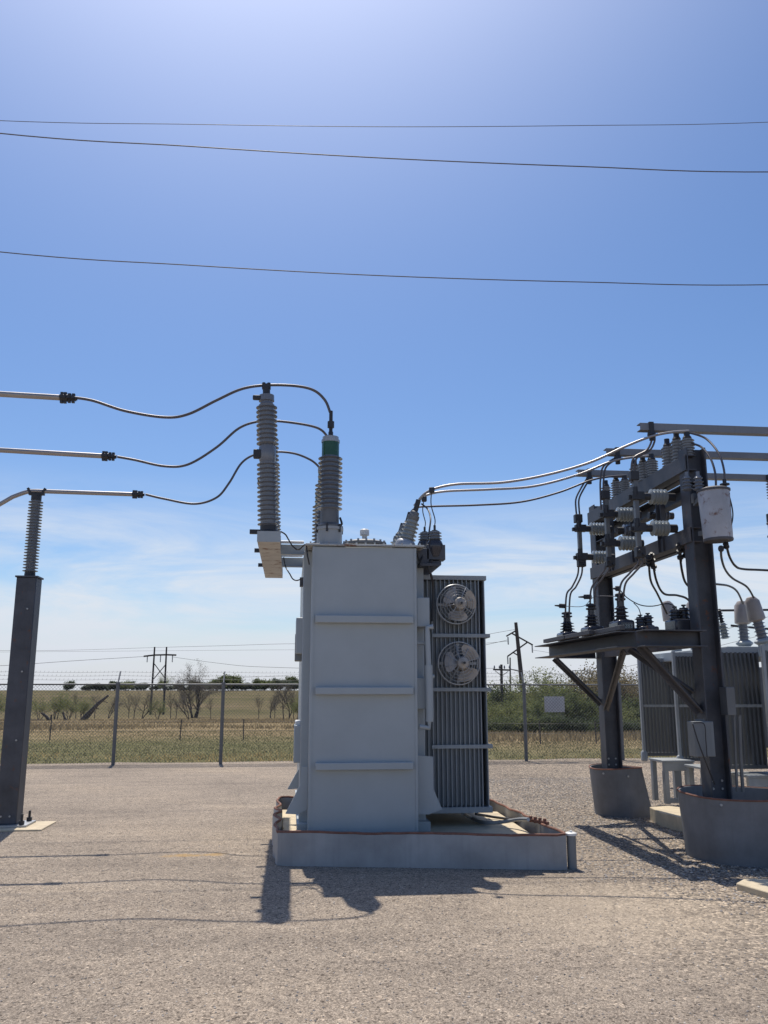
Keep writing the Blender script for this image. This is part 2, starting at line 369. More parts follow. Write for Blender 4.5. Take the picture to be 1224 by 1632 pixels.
# thin cirrus in a low band all round the horizon
mp = N(t, 'ShaderNodeMapping'); mp.inputs['Rotation'].default_value = (0, R(9), 0); mp.inputs['Scale'].default_value = (1.5, 1.5, 11); mp.inputs['Location'].default_value = (3.1, 1.4, .35)
t.links.new(tc.outputs['Generated'], mp.inputs[0])
n1 = N(t, 'ShaderNodeTexNoise', Scale=1.6, Detail=10, Roughness=.62, Distortion=.9); t.links.new(mp.outputs[0], n1.inputs['Vector'])
cl = ramp(t, n1.outputs['Fac'], [(.34, (0, 0, 0)), (.47, (.40, .40, .40)), (.62, (1, 1, 1))])
lowf = N(t, 'ShaderNodeMapRange'); lowf.interpolation_type = 'SMOOTHSTEP'
lowf.inputs[1].default_value = .25; lowf.inputs[2].default_value = .12; lowf.inputs[3].default_value = 0; lowf.inputs[4].default_value = .9
t.links.new(sep.outputs['Z'], lowf.inputs[0])
cf = N(t, 'ShaderNodeMath', operation='MULTIPLY'); t.links.new(cl, cf.inputs[0]); t.links.new(lowf.outputs[0], cf.inputs[1])
hs = N(t, 'ShaderNodeHueSaturation'); hs.inputs['Saturation'].default_value = 1.17; hs.inputs['Value'].default_value = 1.06
t.links.new(sky.outputs[0], hs.inputs['Color'])
tint = mixc(t, 1.0, hs.outputs[0], (.905, .965, 1.09), 'MULTIPLY')
cc = mixc(t, cf.outputs[0], tint, (7.0, 7.5, 8.2))
hz_ = N(t, 'ShaderNodeMapRange'); hz_.interpolation_type = 'SMOOTHSTEP'; hz_.inputs[1].default_value = .11; hz_.inputs[2].default_value = .0; hz_.inputs[3].default_value = 0; hz_.inputs[4].default_value = .8
t.links.new(sep.outputs['Z'], hz_.inputs[0])
cc = mixc(t, hz_.outputs[0], cc, (6.6, 6.9, 7.7))
# bright aureole of forward scattered light round the sun
nrm = N(t, 'ShaderNodeVectorMath', operation='NORMALIZE'); t.links.new(tc.outputs['Generated'], nrm.inputs[0])
dt = N(t, 'ShaderNodeVectorMath', operation='DOT_PRODUCT'); t.links.new(nrm.outputs[0], dt.inputs[0]); dt.inputs[1].default_value = tuple(sun_dir)
mx0 = N(t, 'ShaderNodeMath', operation='MAXIMUM'); t.links.new(dt.outputs['Value'], mx0.inputs[0]); mx0.inputs[1].default_value = 0
pw = N(t, 'ShaderNodeMath', operation='POWER'); t.links.new(mx0.outputs[0], pw.inputs[0]); pw.inputs[1].default_value = 13
au = N(t, 'ShaderNodeVectorMath', operation='SCALE'); au.inputs[0].default_value = (7.6, 7.5, 7.7); t.links.new(pw.outputs[0], au.inputs['Scale'])
cc = mixc(t, 1.0, cc, au.outputs[0], 'ADD')
t.links.new(cc, bg.inputs[0]); bg.inputs[1].default_value = .105
SKY = (hs, bg)
scene.view_settings.view_transform = 'Standard'; scene.view_settings.look = 'None'; scene.view_settings.exposure = 0; scene.view_settings.gamma = 1
scene.cycles.max_bounces = 6

# ------------------------------------------------------------------ ground
def lerp_tab(tab, x):
    if x <= tab[0][0]: return tab[0][1]
    for (a, za), (b, zb) in zip(tab, tab[1:]):
        if x <= b:
            s = (x-a)/(b-a); return za+(zb-za)*s
    return tab[-1][1]
LT = [(0, 0), (26, 0), (40, -.10), (80, -1.0), (120, -1.85), (160, -2.1), (230, -.7), (320, 1.1), (400, 2.1), (450, 2.3), (600, 0), (3000, -30)]
RT = [(0, 0), (28, 0), (40, -.35), (55, -1.0), (70, -1.6), (120, -2.3), (300, -.5), (420, 1.2), (600, 0), (3000, -30)]
def sstep(a, b, x):
    x = max(0, min(1, (x-a)/(b-a))); return x*x*(3-2*x)
def terr(x, y):
    if y < 1: return 0.0
    tt = sstep(.03, .22, x/max(y, 1)); return lerp_tab(LT, y)*(1-tt)+lerp_tab(RT, y)*tt
ys = [-60, -30, 0, 10, 20] + [22+i*2 for i in range(20)] + [62+i*6 for i in range(18)] + [175+i*15 for i in range(24)] + [560, 650, 800, 1100, 1600, 2300, 3000]
mb = MB(); nx = 81; vs = []; fs = []
for y in ys:
    hw = abs(y)*1.3+70
    for i in range(nx):
        x = -hw+2*hw*i/(nx-1); z = terr(x, y)
        if y > 30: z += .06*math.sin(x*.31+y*.13)*math.sin(y*.21-x*.07)*min(1, (y-30)/20)
        vs.append((x, y, z-.03))
for a in range(len(ys)-1):
    for i in range(nx-1): fs.append((a*nx+i, a*nx+i+1, (a+1)*nx+i+1, (a+1)*nx+i))
mb.add(vs, fs); o = mesh_obj('field', mb, 'field', V((0,0,0))); tag(o, kind='structure')
FA, FB = G(180, 1219), G(828, 1213)              # fence line
fd = (FB-FA).normalized(); fn = V((-fd.y, fd.x, 0))
# compacted yard up to a little past the fence
e0 = FA-fd*60+fn*.55; e1 = FA+fd*70+fn*.55
mb = MB(); vs = []; fs = []; n = 130
for i in range(n+1):
    p = e0.lerp(e1, i/n); p = p+fn*(.12*math.sin(i*1.7)+rnd.uniform(-.10, .10)); vs += [(p.x, p.y, 0), (p.x, p.y-2, 0), (p.x*1.0, -50, 0)]
for i in range(n): fs += [(i*3+1, i*3+4, i*3+3, i*3), (i*3+2, i*3+5, i*3+4, i*3+1)]
mb.add(vs, fs); o = mesh_obj('gravel_yard', mb, 'gravel', V((0,0,0)), smooth=False); tag(o, kind='structure')

# loose stones
def stones(n, gen, smin, smax):
    mb = MB()
    for _ in range(n):
        x, y = gen(); s = rnd.uniform(smin, smax); a = rnd.uniform(0, 6.28)
        ca_, sa_ = math.cos(a), math.sin(a); vs = []
        for (u, v_, w_) in ((1,0,.1),(-1,.2,0),(.1,1,.1),(0,-1,.0),(.1,.1,.75),(.3,-.2,-.4)):
            u *= s*rnd.uniform(.7, 1.2); v_ *= s*rnd.uniform(.5, 1.0); w_ *= s*rnd.uniform(.5, .9)
            vs.append((x+u*ca_-v_*sa_, y+u*sa_+v_*ca_, w_+.15*s))
        mb.add(vs, [(0,2,4),(2,1,4),(1,3,4),(3,0,4),(2,0,5),(1,2,5),(3,1,5),(0,3,5)])
    return mb
def gen_front():
    while True:
        y = 3.2+rnd.random()**1.2*9; x = rnd.uniform(-.62, .75)*(y+1)
        return x, y
def gen_right():
    while True:
        y = rnd.uniform(5.5, 17); x = rnd.uniform(2.4, 8)
        if x > 2.9+rnd.uniform(-.5, .6)+max(0, (8.2-y))*.6: return x, y
tag(mesh_obj('loose_chippings', stones(9000, gen_front, .004, .011), 'stone', V((0,0,0)), smooth=False), kind='stuff')
tag(mesh_obj('crushed_stone', stones(26000, gen_right, .006, .018), 'stone', V((0,0,0)), smooth=False), kind='stuff')
mb = MB()

# grass blades
def blades(n, gen, h0, h1, w0):
    mb = MB(); vs = []; fs = []
    for _ in range(n):
        x, y = gen(); z = terr(x, y)-.03; h = rnd.uniform(h0, h1); a = rnd.uniform(0, 6.28); w_ = w0*rnd.uniform(.6, 1.4)
        lx, ly = rnd.gauss(0, .25)*h, rnd.gauss(0, .25)*h; o = len(vs)
        vs += [(x-w_*math.cos(a), y-w_*math.sin(a), z), (x+w_*math.cos(a), y+w_*math.sin(a), z), (x+lx, y+ly, z+h)]; fs.append((o, o+1, o+2))
    mb.add(vs, fs); return mb
def field_gen(y0, y1, edge=0):
    def g():
        while True:
            y = y0+(y1-y0)*rnd.random(); x = rnd.uniform(-.55, .72)*y
            if edge < 0:
                if y < 40 and x < 4: continue
                return x, y
            if x > 3 and y > 31.5+rnd.uniform(-1.5, 1.5) and edge: continue
            if edge and (V((x, y, 0))-FA).dot(fn) < edge+rnd.uniform(-.15, .25): continue
            return x, y
    return g
def patchy(g, s, th):
    def h():
        while True:
            x, y = g()
            if math.sin(x*s*.6+2*math.sin(y*s*.4))+math.sin(y*s*1.3+1.5*math.sin(x*s*.23)) > th+rnd.uniform(-.6, .6): return x, y
    return h
tag(mesh_obj('mown_grass', blades(42000, field_gen(20.4, 43, .6), .02, .065, .012), 'grass_green', V((0,0,0)), smooth=False), kind='stuff')
tag(mesh_obj('dry_edge_grass', blades(5000, patchy(field_gen(20.4, 26, .5), .9, .2), .03, .12, .008), 'grass_straw', V((0,0,0)), smooth=False), kind='stuff')
tag(mesh_obj('dry_field_grass', blades(45000, patchy(field_gen(31, 105, -1), .22, -.3), .08, .32, .028), 'grass_tan', V((0,0,0)), smooth=False), kind='stuff')
def tuft_gen():
    c = rnd.choice([(-.35, 9.75), (-.55, 9.6), (-.15, 9.7), (-1.5, 9.7), (-1.9, 9.6), (-2.6, 9.7), (-.05, 9.2), (-.9, 9.65)])
    return c[0]+rnd.gauss(0, .16), c[1]+rnd.gauss(0, .10)
tag(mesh_obj('dead_weeds', blades(2600, tuft_gen, .012, .06, .005), 'grass_straw', V((0,0,.03)), smooth=False), kind='stuff')

# ------------------------------------------------------------------ chain link fence
fence = thing('chain_link_fence', FA, 'long chain link fence topped with barbed wire between yard and field', 'fence')
SP = (FB-FA).length/3.93; HT = zof(1092, P(300,1092,20).y)+.02
k0 = -14; mbm = MB(); mbt = MB(); mbw = MB()
arm = fn*.22+V((0,0,.27))
for k in range(k0, 20):
    b = FA+fd*(SP*k); mbp = MB()
    mbp.cyl(b-V((0,0,.05)), b+V((0,0,HT+.02)), .042, 10); mbp.cyl(b+V((0,0,HT+.0)), b+V((0,0,HT+.05)), .05, 10)
    mbp.tube([b+V((0,0,HT+.03)), b+arm+V((0,0,HT+.03))], .018, 6)
    part('post', mbp, 'galvdark', fence)
A0 = FA+fd*SP*k0; A1 = FA+fd*SP*19
mbt.cyl(A0+V((0,0,HT)), A1+V((0,0,HT)), .019, 8); part('top_rail', mbt, 'galvdark', fence)
for q in (.33, .66, .98):
    a = A0+V((0,0,HT+.03))+arm*q; b = A1+V((0,0,HT+.03))+arm*q
    pts = [a.lerp(b, i/330)+V((0,0,-.02*math.sin(math.pi*((i/330*33) % 1)))) for i in range(331)]
    mbw.tube(pts, .0028, 4)
    for i in range(0, 3300):
        c = a.lerp(b, (i+.5)/3300) if i % 4 == 0 else None
        if c is not None: mbw.bar(c+V((0,0,-.022)), c+V((.012,0,.02)), .004, .004)
part('barbed_wire', mbw, 'galvdark', fence, smooth=False)
L = (A1-A0).length; d = 0.0
while d < L:
    for s_ in (1, -1):
        a = A0+fd*d+V((0,0,.03)); b = A0+fd*(d+s_*(HT-.05))+V((0,0,HT-.02))
        mbm.bar(a, b, .0045, .0045)
    d += .078
o = part('mesh_fabric', mbm, 'galvdark', fence, smooth=False)
s1 = P(867, 1110, 21.15); s2 = P(900, 1135, 21.15)
sg = thing('fence_sign', V(((s1.x+s2.x)/2, 21.2, s2.z)), 'blank pale back of a small sign wired to the chain link fence', 'sign')
yb = FA.y+(fd.y/fd.x)*(s1.x-FA.x)+.03
mb = MB().box(s1.x, s2.x, yb, yb+.006, s2.z, s1.z); part('panel', mb, 'sign', sg)
for x in (s1.x+.02, s2.x-.02):
    for z in (s1.z-.02, s2.z+.02): part('tie', MB().tube([(x, yb-.05, z), (x, yb-.002, z)], .006, 5), 'galv', sg)

# wire fence out in the field
fp = [(-22, 1196), (80, 1180), (287, 1176), (388, 1180), (862, 1195), (951, 1197)]
ff = thing('field_fence', V((0, 40, -.1)), 'low field fence of thin rusty posts and slack wire out in the dry grass', 'fence')
bases = []
for px, py in [(-60,1168),(80,1168),(287,1172),(388,1172),(640,1180),(862,1196),(951,1200),(1100,1205)]:
    Y = 33 if px < 700 else 28.5
    q = P(px, py, Y); q = V((q.x, Y, terr(q.x, Y))); bases.append(q)
    part('post', MB().tube([q-V((0,0,.1)), q+V((rnd.uniform(-.03,.03),0,.70))], .022, 6), 'wood', ff)
mb = MB()
for h in (.3, .62): mb.tube([b+V((0,0,h)) for b in bases], .004, 4, k=3)
part('wire', mb, 'wire', ff)

# ------------------------------------------------------------------ main transformer
YF = 9.1
PADZ = .27
def X(px, py, Y): return P(px, py, Y).x
xl = X(497.5, 900, YF); xr = X(664, 900, YF); ztop = P(580, 871, YF).z; zb = P(580, 1331, YF).z
PADZ = zb-.01
yb1, yb2 = 9.42, 12.4
xL = X(482, 1000, yb1); xR = X(676, 1000, yb1)
tr = thing('power_transformer', V(((xl+xr)/2, 10.4, PADZ)), 'tall pale grey power transformer tank with ribs and finned radiator on a concrete pad', 'transformer')
mb = MB().box(xl, xr, YF, yb1+.01, zb, ztop-.004).box(xL, xR, yb1, yb2, zb, ztop-.006)
tank = part('tank', mb, 'tank', tr, bevel=.012)
# lid plate
mb = MB().box(X(487, 870, YF)-.0, X(676, 870, YF), YF-.03, yb2+.04, ztop, ztop+.022)
lid = part('lid', mb, 'tankrust', tr, bevel=.005)
for i in range(13):
    x = xl-.02+(xr-xl+.06)*i/12; part('bolt', MB().cyl((x, YF+.012, ztop+.022), (x, YF+.012, ztop+.045), .011, 6), 'tankrust', tr)
# horizontal stiffener ribs
for py in (982, 1096, 1216):
    z1 = P(580, py-1, YF-.05).z; z0 = P(580, py+11, YF-.05).z
    mb = MB().box(X(503, py, YF-.07), X(659, py, YF-.07), YF-.075, YF-.002, z0, z1)
    part('stiffener_rib', mb, 'tank', tr, bevel=.008)
# vertical weld seam strips
mb = MB().box(xl+.004, xl+.03, YF-.006, YF-.001, zb, ztop-.01).box(xr-.03, xr-.004, YF-.006, YF-.001, zb, ztop-.01)
part('corner_strip', mb, 'tank', tr)
# gusset plates at the base
def plate(pts, Y, th=.05): return MB().prism([P(a, b, Y) for a, b in pts], (0, th, 0))
part('jacking_gusset', plate([(490,1290),(474,1298),(455,1297),(479,1250),(481,1222),(490,1222)], 9.2), 'tank', tr)
part('jacking_gusset', plate([(484,1215),(480,1218),(458,1258),(462,1258),(484,1256)], 10.1), 'tank', tr)
part('jacking_gusset', plate([(666,1204),(690,1206),(691,1258),(705,1290),(683,1298),(666,1298)], 9.22), 'tank', tr)
mb = MB().box(xL-.02, xR+.03, YF+.2, yb2+.02, PADZ, PADZ+.10)
part('base_skid', mb, 'tank', tr, bevel=.006)
# boxes on the left flank
def pbox(p1, p2, Y, dep):
    a, b = P(*p1, Y), P(*p2, Y); return MB().box(a.x, max(b.x, a.x+.02), Y, Y+dep, b.z, a.z)
cb_ = part('control_box', pbox((472, 984), (496, 1042), 9.45, .5), 'tank', tr, bevel=.012)
mb = pbox((470.5, 1010), (481, 1053), 9.55, .3); part('box_cover', mb, 'box', cb_, bevel=.008)
cb_ = part('control_box', pbox((469, 1156), (492, 1216), 9.45, .5), 'tank', tr, bevel=.01)
a = P(470, 1149, 9.5); b = P(479, 1158, 9.5)
mb = MB()
for i in range(3): mb.box(a.x+.002, b.x, 9.5+i*.14, 9.59+i*.14, b.z-.0, a.z)
part('sunlit_top', mb, 'white', cb_, bevel=.01)  # white blocks put in as the sunlit top of the box
part('bracket_lug', pbox((478, 920), (484, 934), 9.5, .1), 'steel', tr)
# right flank: cabinets, pipe, header
part('terminal_cabinet', pbox((664, 952), (685, 999), 9.2, .3), 'tank', tr, bevel=.008)
part('terminal_cabinet', pbox((664, 1080), (684, 1130), 9.2, .3), 'tank', tr, bevel=.008)
part('cabinet_ledge', pbox((664, 1022), (683, 1027), 9.2, .12), 'tank', tr, bevel=.004)
Yp = 9.14
mb = MB().tube([P(690, 999, Yp), P(681, 1000, Yp), P(681, 1010, Yp), P(683, 1060, Yp)], .030, 10).tube([P(683, 1060, Yp), P(685, 1135, Yp), P(684.5, 1150, Yp)], .042, 10).tube([P(684, 1150, Yp), P(684, 1160, Yp), P(668, 1158, Yp)], .026, 10)
mb.tube([P(683, 1078, Yp), P(692, 1078, Yp)], .02, 8)
part('conduit_pipe', mb, 'tank', tr)
# radiator bank
YR = 9.6
rz1 = P(720, 917, YR).z; rz0 = P(735, 1296, YR).z
rx0 = X(666, 1000, YR); rx1 = X(775.5, 1000, YR)
rad = part('radiator', MB().box(rx0, rx1+.01, YR, YR+1.35, rz1-.05, rz1).box(rx0, rx1+.02, YR, YR+1.35, rz0, rz0+.06).cyl((xR-.02, YR+.3, rz1-.02), (rx0+.02, YR+.3, rz1-.02), .07).cyl((xR-.02, YR+.3, rz0+.12), (rx0+.02, YR+.3, rz0+.12), .07), 'radiator', tr, bevel=.006)
nf = 16
mbf = MB()
for i in range(nf):
    x = rx0+.012+(rx1-rx0-.03)*i/(nf-1) - (.012 if i == nf-2 else 0)
    mbf.box(x-.0065, x+.0065, YR+.012, YR+1.33, rz0+.05, rz1-.04)
part('cooling_fin', mbf, 'radiator', rad, bevel=.004)
part('gap_fill_plate', MB().box(rx0+.02, rx1-.06, YR+.075, YR+.095, rz0+.07, rz1-.06), 'radiator', rad)  # plate added behind the fins to lighten the gaps between them
for py in (1013, 1099, 1190):
    z = P(720, py, YR).z
    part('tie_bar', MB().box(X(688, py, YR), rx1+.035, YR-.016, YR+.004, z-.021, z+.021).box(rx1+.005, rx1+.035, YR+.004, YR+1.3, z-.021, z+.021), 'radiator', rad, bevel=.003)
# elbow and dark recess pipes between tank and radiator
mb = MB()
for py in (930, 1040, 1170): mb.cyl(P(660, py, 9.9), P(690, py, 9.9), .05, 12)
part('header_pipe', mb, 'steel', rad)
def fan(cx, cy, pxr, ang):
    Y0 = YR-.07; c = P(cx, cy, Y0); r = pxr*9.1/F
    f = part('cooling_fan', MB().ring(c+V((0,.0,0)), (0,1,0), r, .0085, 40).ring(c+V((0,.05,0)), (0,1,0), r, .007, 40), 'guard', tr)
    g = MB()
    for k_, q in enumerate((.86, .72, .58, .44)): g.ring(c-V((0, .05+.02*k_, 0)), (0,1,0), r*q, .0035, 36, 5)
    for k_ in range(8):
        a_ = math.pi*2*k_/8+.25; e = V((math.cos(a_), 0, math.sin(a_)))
        g.tube([c+e*r, c+e*r*.86-V((0,.052,0)), c+e*r*.44-V((0,.112,0)), c+e*r*.2-V((0,.115,0))], .0045, 5)
    part('guard', g, 'guard', f)
    hc = c-V((-.03,.02,0))
    part('motor', MB().lathe(hc+V((0,.10,0)), (0,-1,0), [(0,.06),(.02,.075),(.16,.075),(.19,.06),(.20,.03),(.21,.03)], 20).lathe(hc+V((0,-.11,0)), (0,-1,0), [(0,.02),(.03,.02)], 10), 'fan', f)
    part('hub_nut', MB().lathe(hc+V((0,-.11,0)), (0,-1,0), [(0,.016),(.045,.013)], 8), 'black', f)
    for k_ in range(3):
        a_ = ang+math.pi*2*k_/3; b_ = MB(); vs = []; fs = []
        m_ = 7
        for i in range(m_):
            q = i/(m_-1); rr = r*(.18+.70*q); half = (.32+.30*math.sin(q*2.3))*(1 if q < .9 else .86)
            for j in range(5):
                s_ = (j/4-.5)*2; aa = a_+s_*half*1.15
                off = -s_*.04*(1-.3*q)
                vs.append(hc+V((math.cos(aa)*rr, off-.03, math.sin(aa)*rr)))
        nn = len(vs); vs += [v_+V((0,.006,0)) for v_ in vs]
        for i in range(m_-1):
            for j in range(4):
                A_ = i*5+j; fs.append((A_, A_+1, A_+6, A_+5)); fs.append((nn+A_+5, nn+A_+6, nn+A_+1, nn+A_))
        for i in range(m_-1): fs.append((i*5, (i+1)*5, nn+(i+1)*5, nn+i*5)); fs.append((i*5+4, nn+i*5+4, nn+(i+1)*5+4, (i+1)*5+4))
        for j in range(4): fs.append(((m_-1)*5+j, (m_-1)*5+j+1, nn+(m_-1)*5+j+1, nn+(m_-1)*5+j))
        b_.add(vs, fs); part('blade', b_, 'fan', f)
    mb = MB().bar(c+V((-r*.9, .07, -.0)), c+V((r*.9, .07, 0)), .02, .03).bar(c+V((0, .07, -r)), c+V((0, .07, r)), .02, .03)
    part('mounting_bar', mb, 'guard', f)
fan(727, 963, 33, .35); fan(731.5, 1057, 35, .95)
# manhole on the lid
ym = 10.0; c = V((X(581, 862, ym), ym, ztop+.125)); rm = 36*9.9/F
mh = part('manhole_cover', MB().lathe(c, (0,0,1), [(-.103, rm*.9), (.03, rm*.9), (.031, rm), (.06, rm), (.085, rm*.75), (.11, rm*.2)], 32), 'galvdark', tr)
for i in range(16):
    a = 2*math.pi*i/16; mb = MB().cyl(c+V((rm*.93*math.cos(a), rm*.93*math.sin(a), .06)), c+V((rm*.93*math.cos(a), rm*.93*math.sin(a), .085)), .014, 6); part('bolt', mb, 'galv', mh)
part('vent_cap', MB().lathe(c+V((0,0,.10)), (0,0,1), [(0,.03),(.06,.03),(.06,.055),(.12,.055),(.135,.04)], 18), 'white', mh)
# HV bushings (three in a row)
BY = [9.27, 10.55, 11.85]
xb = X(525, 850, BY[0])
for i, Y in enumerate(BY):
    k = 9.5/F
    base = V((xb, Y, ztop+.022)); s = 1
    def H(py): return P(525, py, BY[0]).z-(ztop+.022)
    bu = part('high_voltage_bushing', MB().lathe(base, (0,0,1), [(-.02, 20*k), (H(846), 20*k)], 24).lathe(base+V((0,0,H(846))), (0,0,1), [(0, 22*k), (.03, 22*k)], 24), 'radlight', tr)
    part('flange', MB().lathe(base+V((0,0,H(846)+.03)), (0,0,1), [(0, 20*k), (.02, 20*k), (.05, 15*k), (H(815)-H(846)-.03, 14.5*k)], 24), 'galvdark', bu)
    part('porcelain', MB().lathe(base+V((0,0,H(815))), (0,0,1), thin_profile(H(728)-H(815), 14*k, 20*k, 12, .98), 26), 'porc', bu)
    part('oil_gauge', MB().lathe(base+V((0,0,H(728))), (0,0,1), [(0, 14*k), (H(706)-H(728), 14*k)], 24), 'glass_green', bu)
    part('cap', MB().lathe(base+V((0,0,H(706))), (0,0,1), [(0, 14.8*k), (.03, 14.8*k), (.032, 13*k), (H(697)-H(706), 13*k), (H(697)-H(706)+.01, 4*k)], 24), 'galv', bu)
    part('terminal', MB().lathe(base+V((0,0,H(697))), (0,0,1), [(0, 4*k), (.06, 4*k), (.07, 3*k), (H(682)-H(697), 3*k), (H(682)-H(697)+.003, 5.5*k), (H(672)-H(697), 5.5*k), (H(671)-H(697), 3*k), (H(655)-H(697), 3*k)], 14), 'black', bu)
    for q in range(6):
        a = q*math.pi/3+.3; mb = MB().cyl(base+V((21*k*math.cos(a), 21*k*math.sin(a), H(846)-.03)), base+V((21*k*math.cos(a), 21*k*math.sin(a), H(846)+.06)), .013, 6); part('bolt', mb, 'black', bu)
    mb = MB().tube([base+V((16*k, -.05, H(846)+.05)), base+V((19*k, -.06, H(836))), base+V((16*k, -.05, H(826)))], .012, 6, k=4)
    part('test_tap', mb, 'black', bu)
TOPB = [V((xb, Y, ztop+.022+(P(525, 657, BY[0]).z-(ztop+.022)))) for Y in BY]
# LV bushings, leaning outward
LVY = [9.4, 10.1, 10.8]
la0, la1 = P(647, 866, LVY[0]), P(667, 797, LVY[0]); lax = (la1-la0)
LVT = []
for i, Y in enumerate(LVY):
    b0 = V((la0.x, Y, la0.z)); k = 9.4/F; d = lax.normalized(); Lx = lax.length
    bu = part('low_voltage_bushing', MB().lathe(b0-d*.06, d, [(0, 17*k), (.05, 17*k), (.08, 15*k), (.11, 10*k)], 20), 'galv', tr)
    part('porcelain', MB().lathe(b0+d*.04, d, shed_profile(Lx*.44, 10*k, 14*k, 5, .9), 22), 'porclight', bu)
    part('cap', MB().lathe(b0+d*(.04+Lx*.44), d, [(0, 8*k), (.02, 9.5*k), (.06, 9.5*k), (.065, 7.5*k), (.10, 7.5*k), (.12, 3*k)], 18), 'galvdark', bu)
    part('terminal', MB().lathe(b0+d*(Lx*.64), d, [(0, 2.6*k), (Lx*.08, 2.6*k), (Lx*.09, 4.2*k), (Lx*.36, 4.2*k)], 12), 'black', bu)
    LVT.append(b0+d*Lx)
# small arresters on a bracket at the right of the lid
def low_arrester(px, Y, lab):
    k = 9.3/F; b0 = P(px, 868, Y)
    a_ = thing('distribution_arrester', b0-V((0,0,.15)), lab, 'arrester', 'small arresters right of the tank')
    part('base_housing', MB().lathe(b0-V((0,0,.02)), (0,0,1), [(-.12, 9*k), (-.02, 13*k), (.02, 13.5*k), (.06, 11*k), (.07, 9*k)], 18), 'porcdark', a_)
    part('porcelain', MB().lathe(b0+V((0,0,.05)), (0,0,1), shed_profile(.10, 8.5*k, 12*k, 3, .95), 18), 'porc', a_)
    part('terminal', MB().lathe(b0+V((0,0,.15)), (0,0,1), [(0, 5*k), (.012, 5*k), (.014, 2*k), (.07, 2*k)], 10), 'black', a_)
    return b0+V((0,0,.21))
AT = [low_arrester(693, 9.35, 'small dark arrester with three grey sheds beside the upper right of the tank'),
      low_arrester(677, 10.3, 'small arrester half hidden behind the nearer one right of the lid')]
bq = [P(662, 874, 9.3), P(684, 874, 9.3), P(684, 903, 9.3), P(671, 902, 9.3)]
part('arrester_bracket', MB().prism(bq, (0, .04, 0)).box(P(668,902,9.3).x, P(700,902,9.3).x, 9.25, 10.6, P(668,903,9.3).z, P(668,898,9.3).z).box(P(680,870,9.3).x, P(710,893,9.3).x, 9.3, 9.45, P(700,892,9.3).z, P(700,868,9.3).z).box(P(684,893,9.3).x, P(704,905,9.3).x, 9.32, 9.45, P(690,900,9.3).z, P(690,893,9.3).z), 'steel', tr, bevel=.005)
# arrester support channel and its arms, on the left of the tank
YA0, YA1 = 8.98, 11.95
pl, pr_ = P(410, 863, YA0), P(446.5, 863, YA0); zt = P(420, 846.5, YA0).z
mb = MB().box(pl.x, pr_.x, YA0+.004, YA1, pl.z, pl.z+.012).box(pl.x, pl.x+.012, YA0+.004, YA1, pl.z+.012, zt).box(pr_.x-.012, pr_.x, YA0+.004, YA1, pl.z+.012, zt).box(pl.x+.012, pr_.x-.012, YA0+.004, YA1, zt-.012, zt-.001)
ch = part('arrester_channel', mb, 'bracket', tr, label='rust stained white channel under the arresters')
part('end_plate', MB().box(pl.x-.003, pr_.x+.003, YA0-.008, YA0, pl.z-.003, zt), 'tank', ch)
for Y in (9.62, 10.6):
    z1 = zt-.03; z0 = z1-.115
    mb = MB().box(pr_.x+.001, xL+.02, Y, Y+.008, z0, z1).box(pr_.x+.001, xL+.02, Y-.06, Y, z0-.006, z0).box(pr_.x+.001, xL+.02, Y+.008, Y+.07, z1-.006, z1)
    ar = part('support_arm', mb, 'tank', tr)
    part('arm_glint', MB().tube([(pr_.x, Y-.03, z1+.022), (xL, Y-.03, z1+.022)], .017, 12), 'white', ar)  # white pipe added for the bright sunlit line along the arm
mb = MB()
for p_ in [[(490,878),(484,868),(478,873),(475,876)]]: pass
def cable(name, pts, r, lab, cat='cable', m='cable', group=None, n=8, k=8):
    return single(name, MB().tube(pts, r, n, k=k), m, lab, cat, group)
cable('ground_lead', [P(447,847,9.3), P(455,852,9.3), P(461,862,9.4), P(467,871,9.4), P(476,876,9.4), P(487,868,9.2), P(490,885,9.05), P(493,900,9.05)], .008, 'thin dark ground lead from the arrester base over to the tank corner')
cable('ground_lead', [P(452,888,9.5), P(455,903,9.5), P(462,915,9.4), P(467,923,9.4), P(474,925,9.3), P(483,921,9.2)], .007, 'thin dark lead looping below the arrester arms into the tank side')
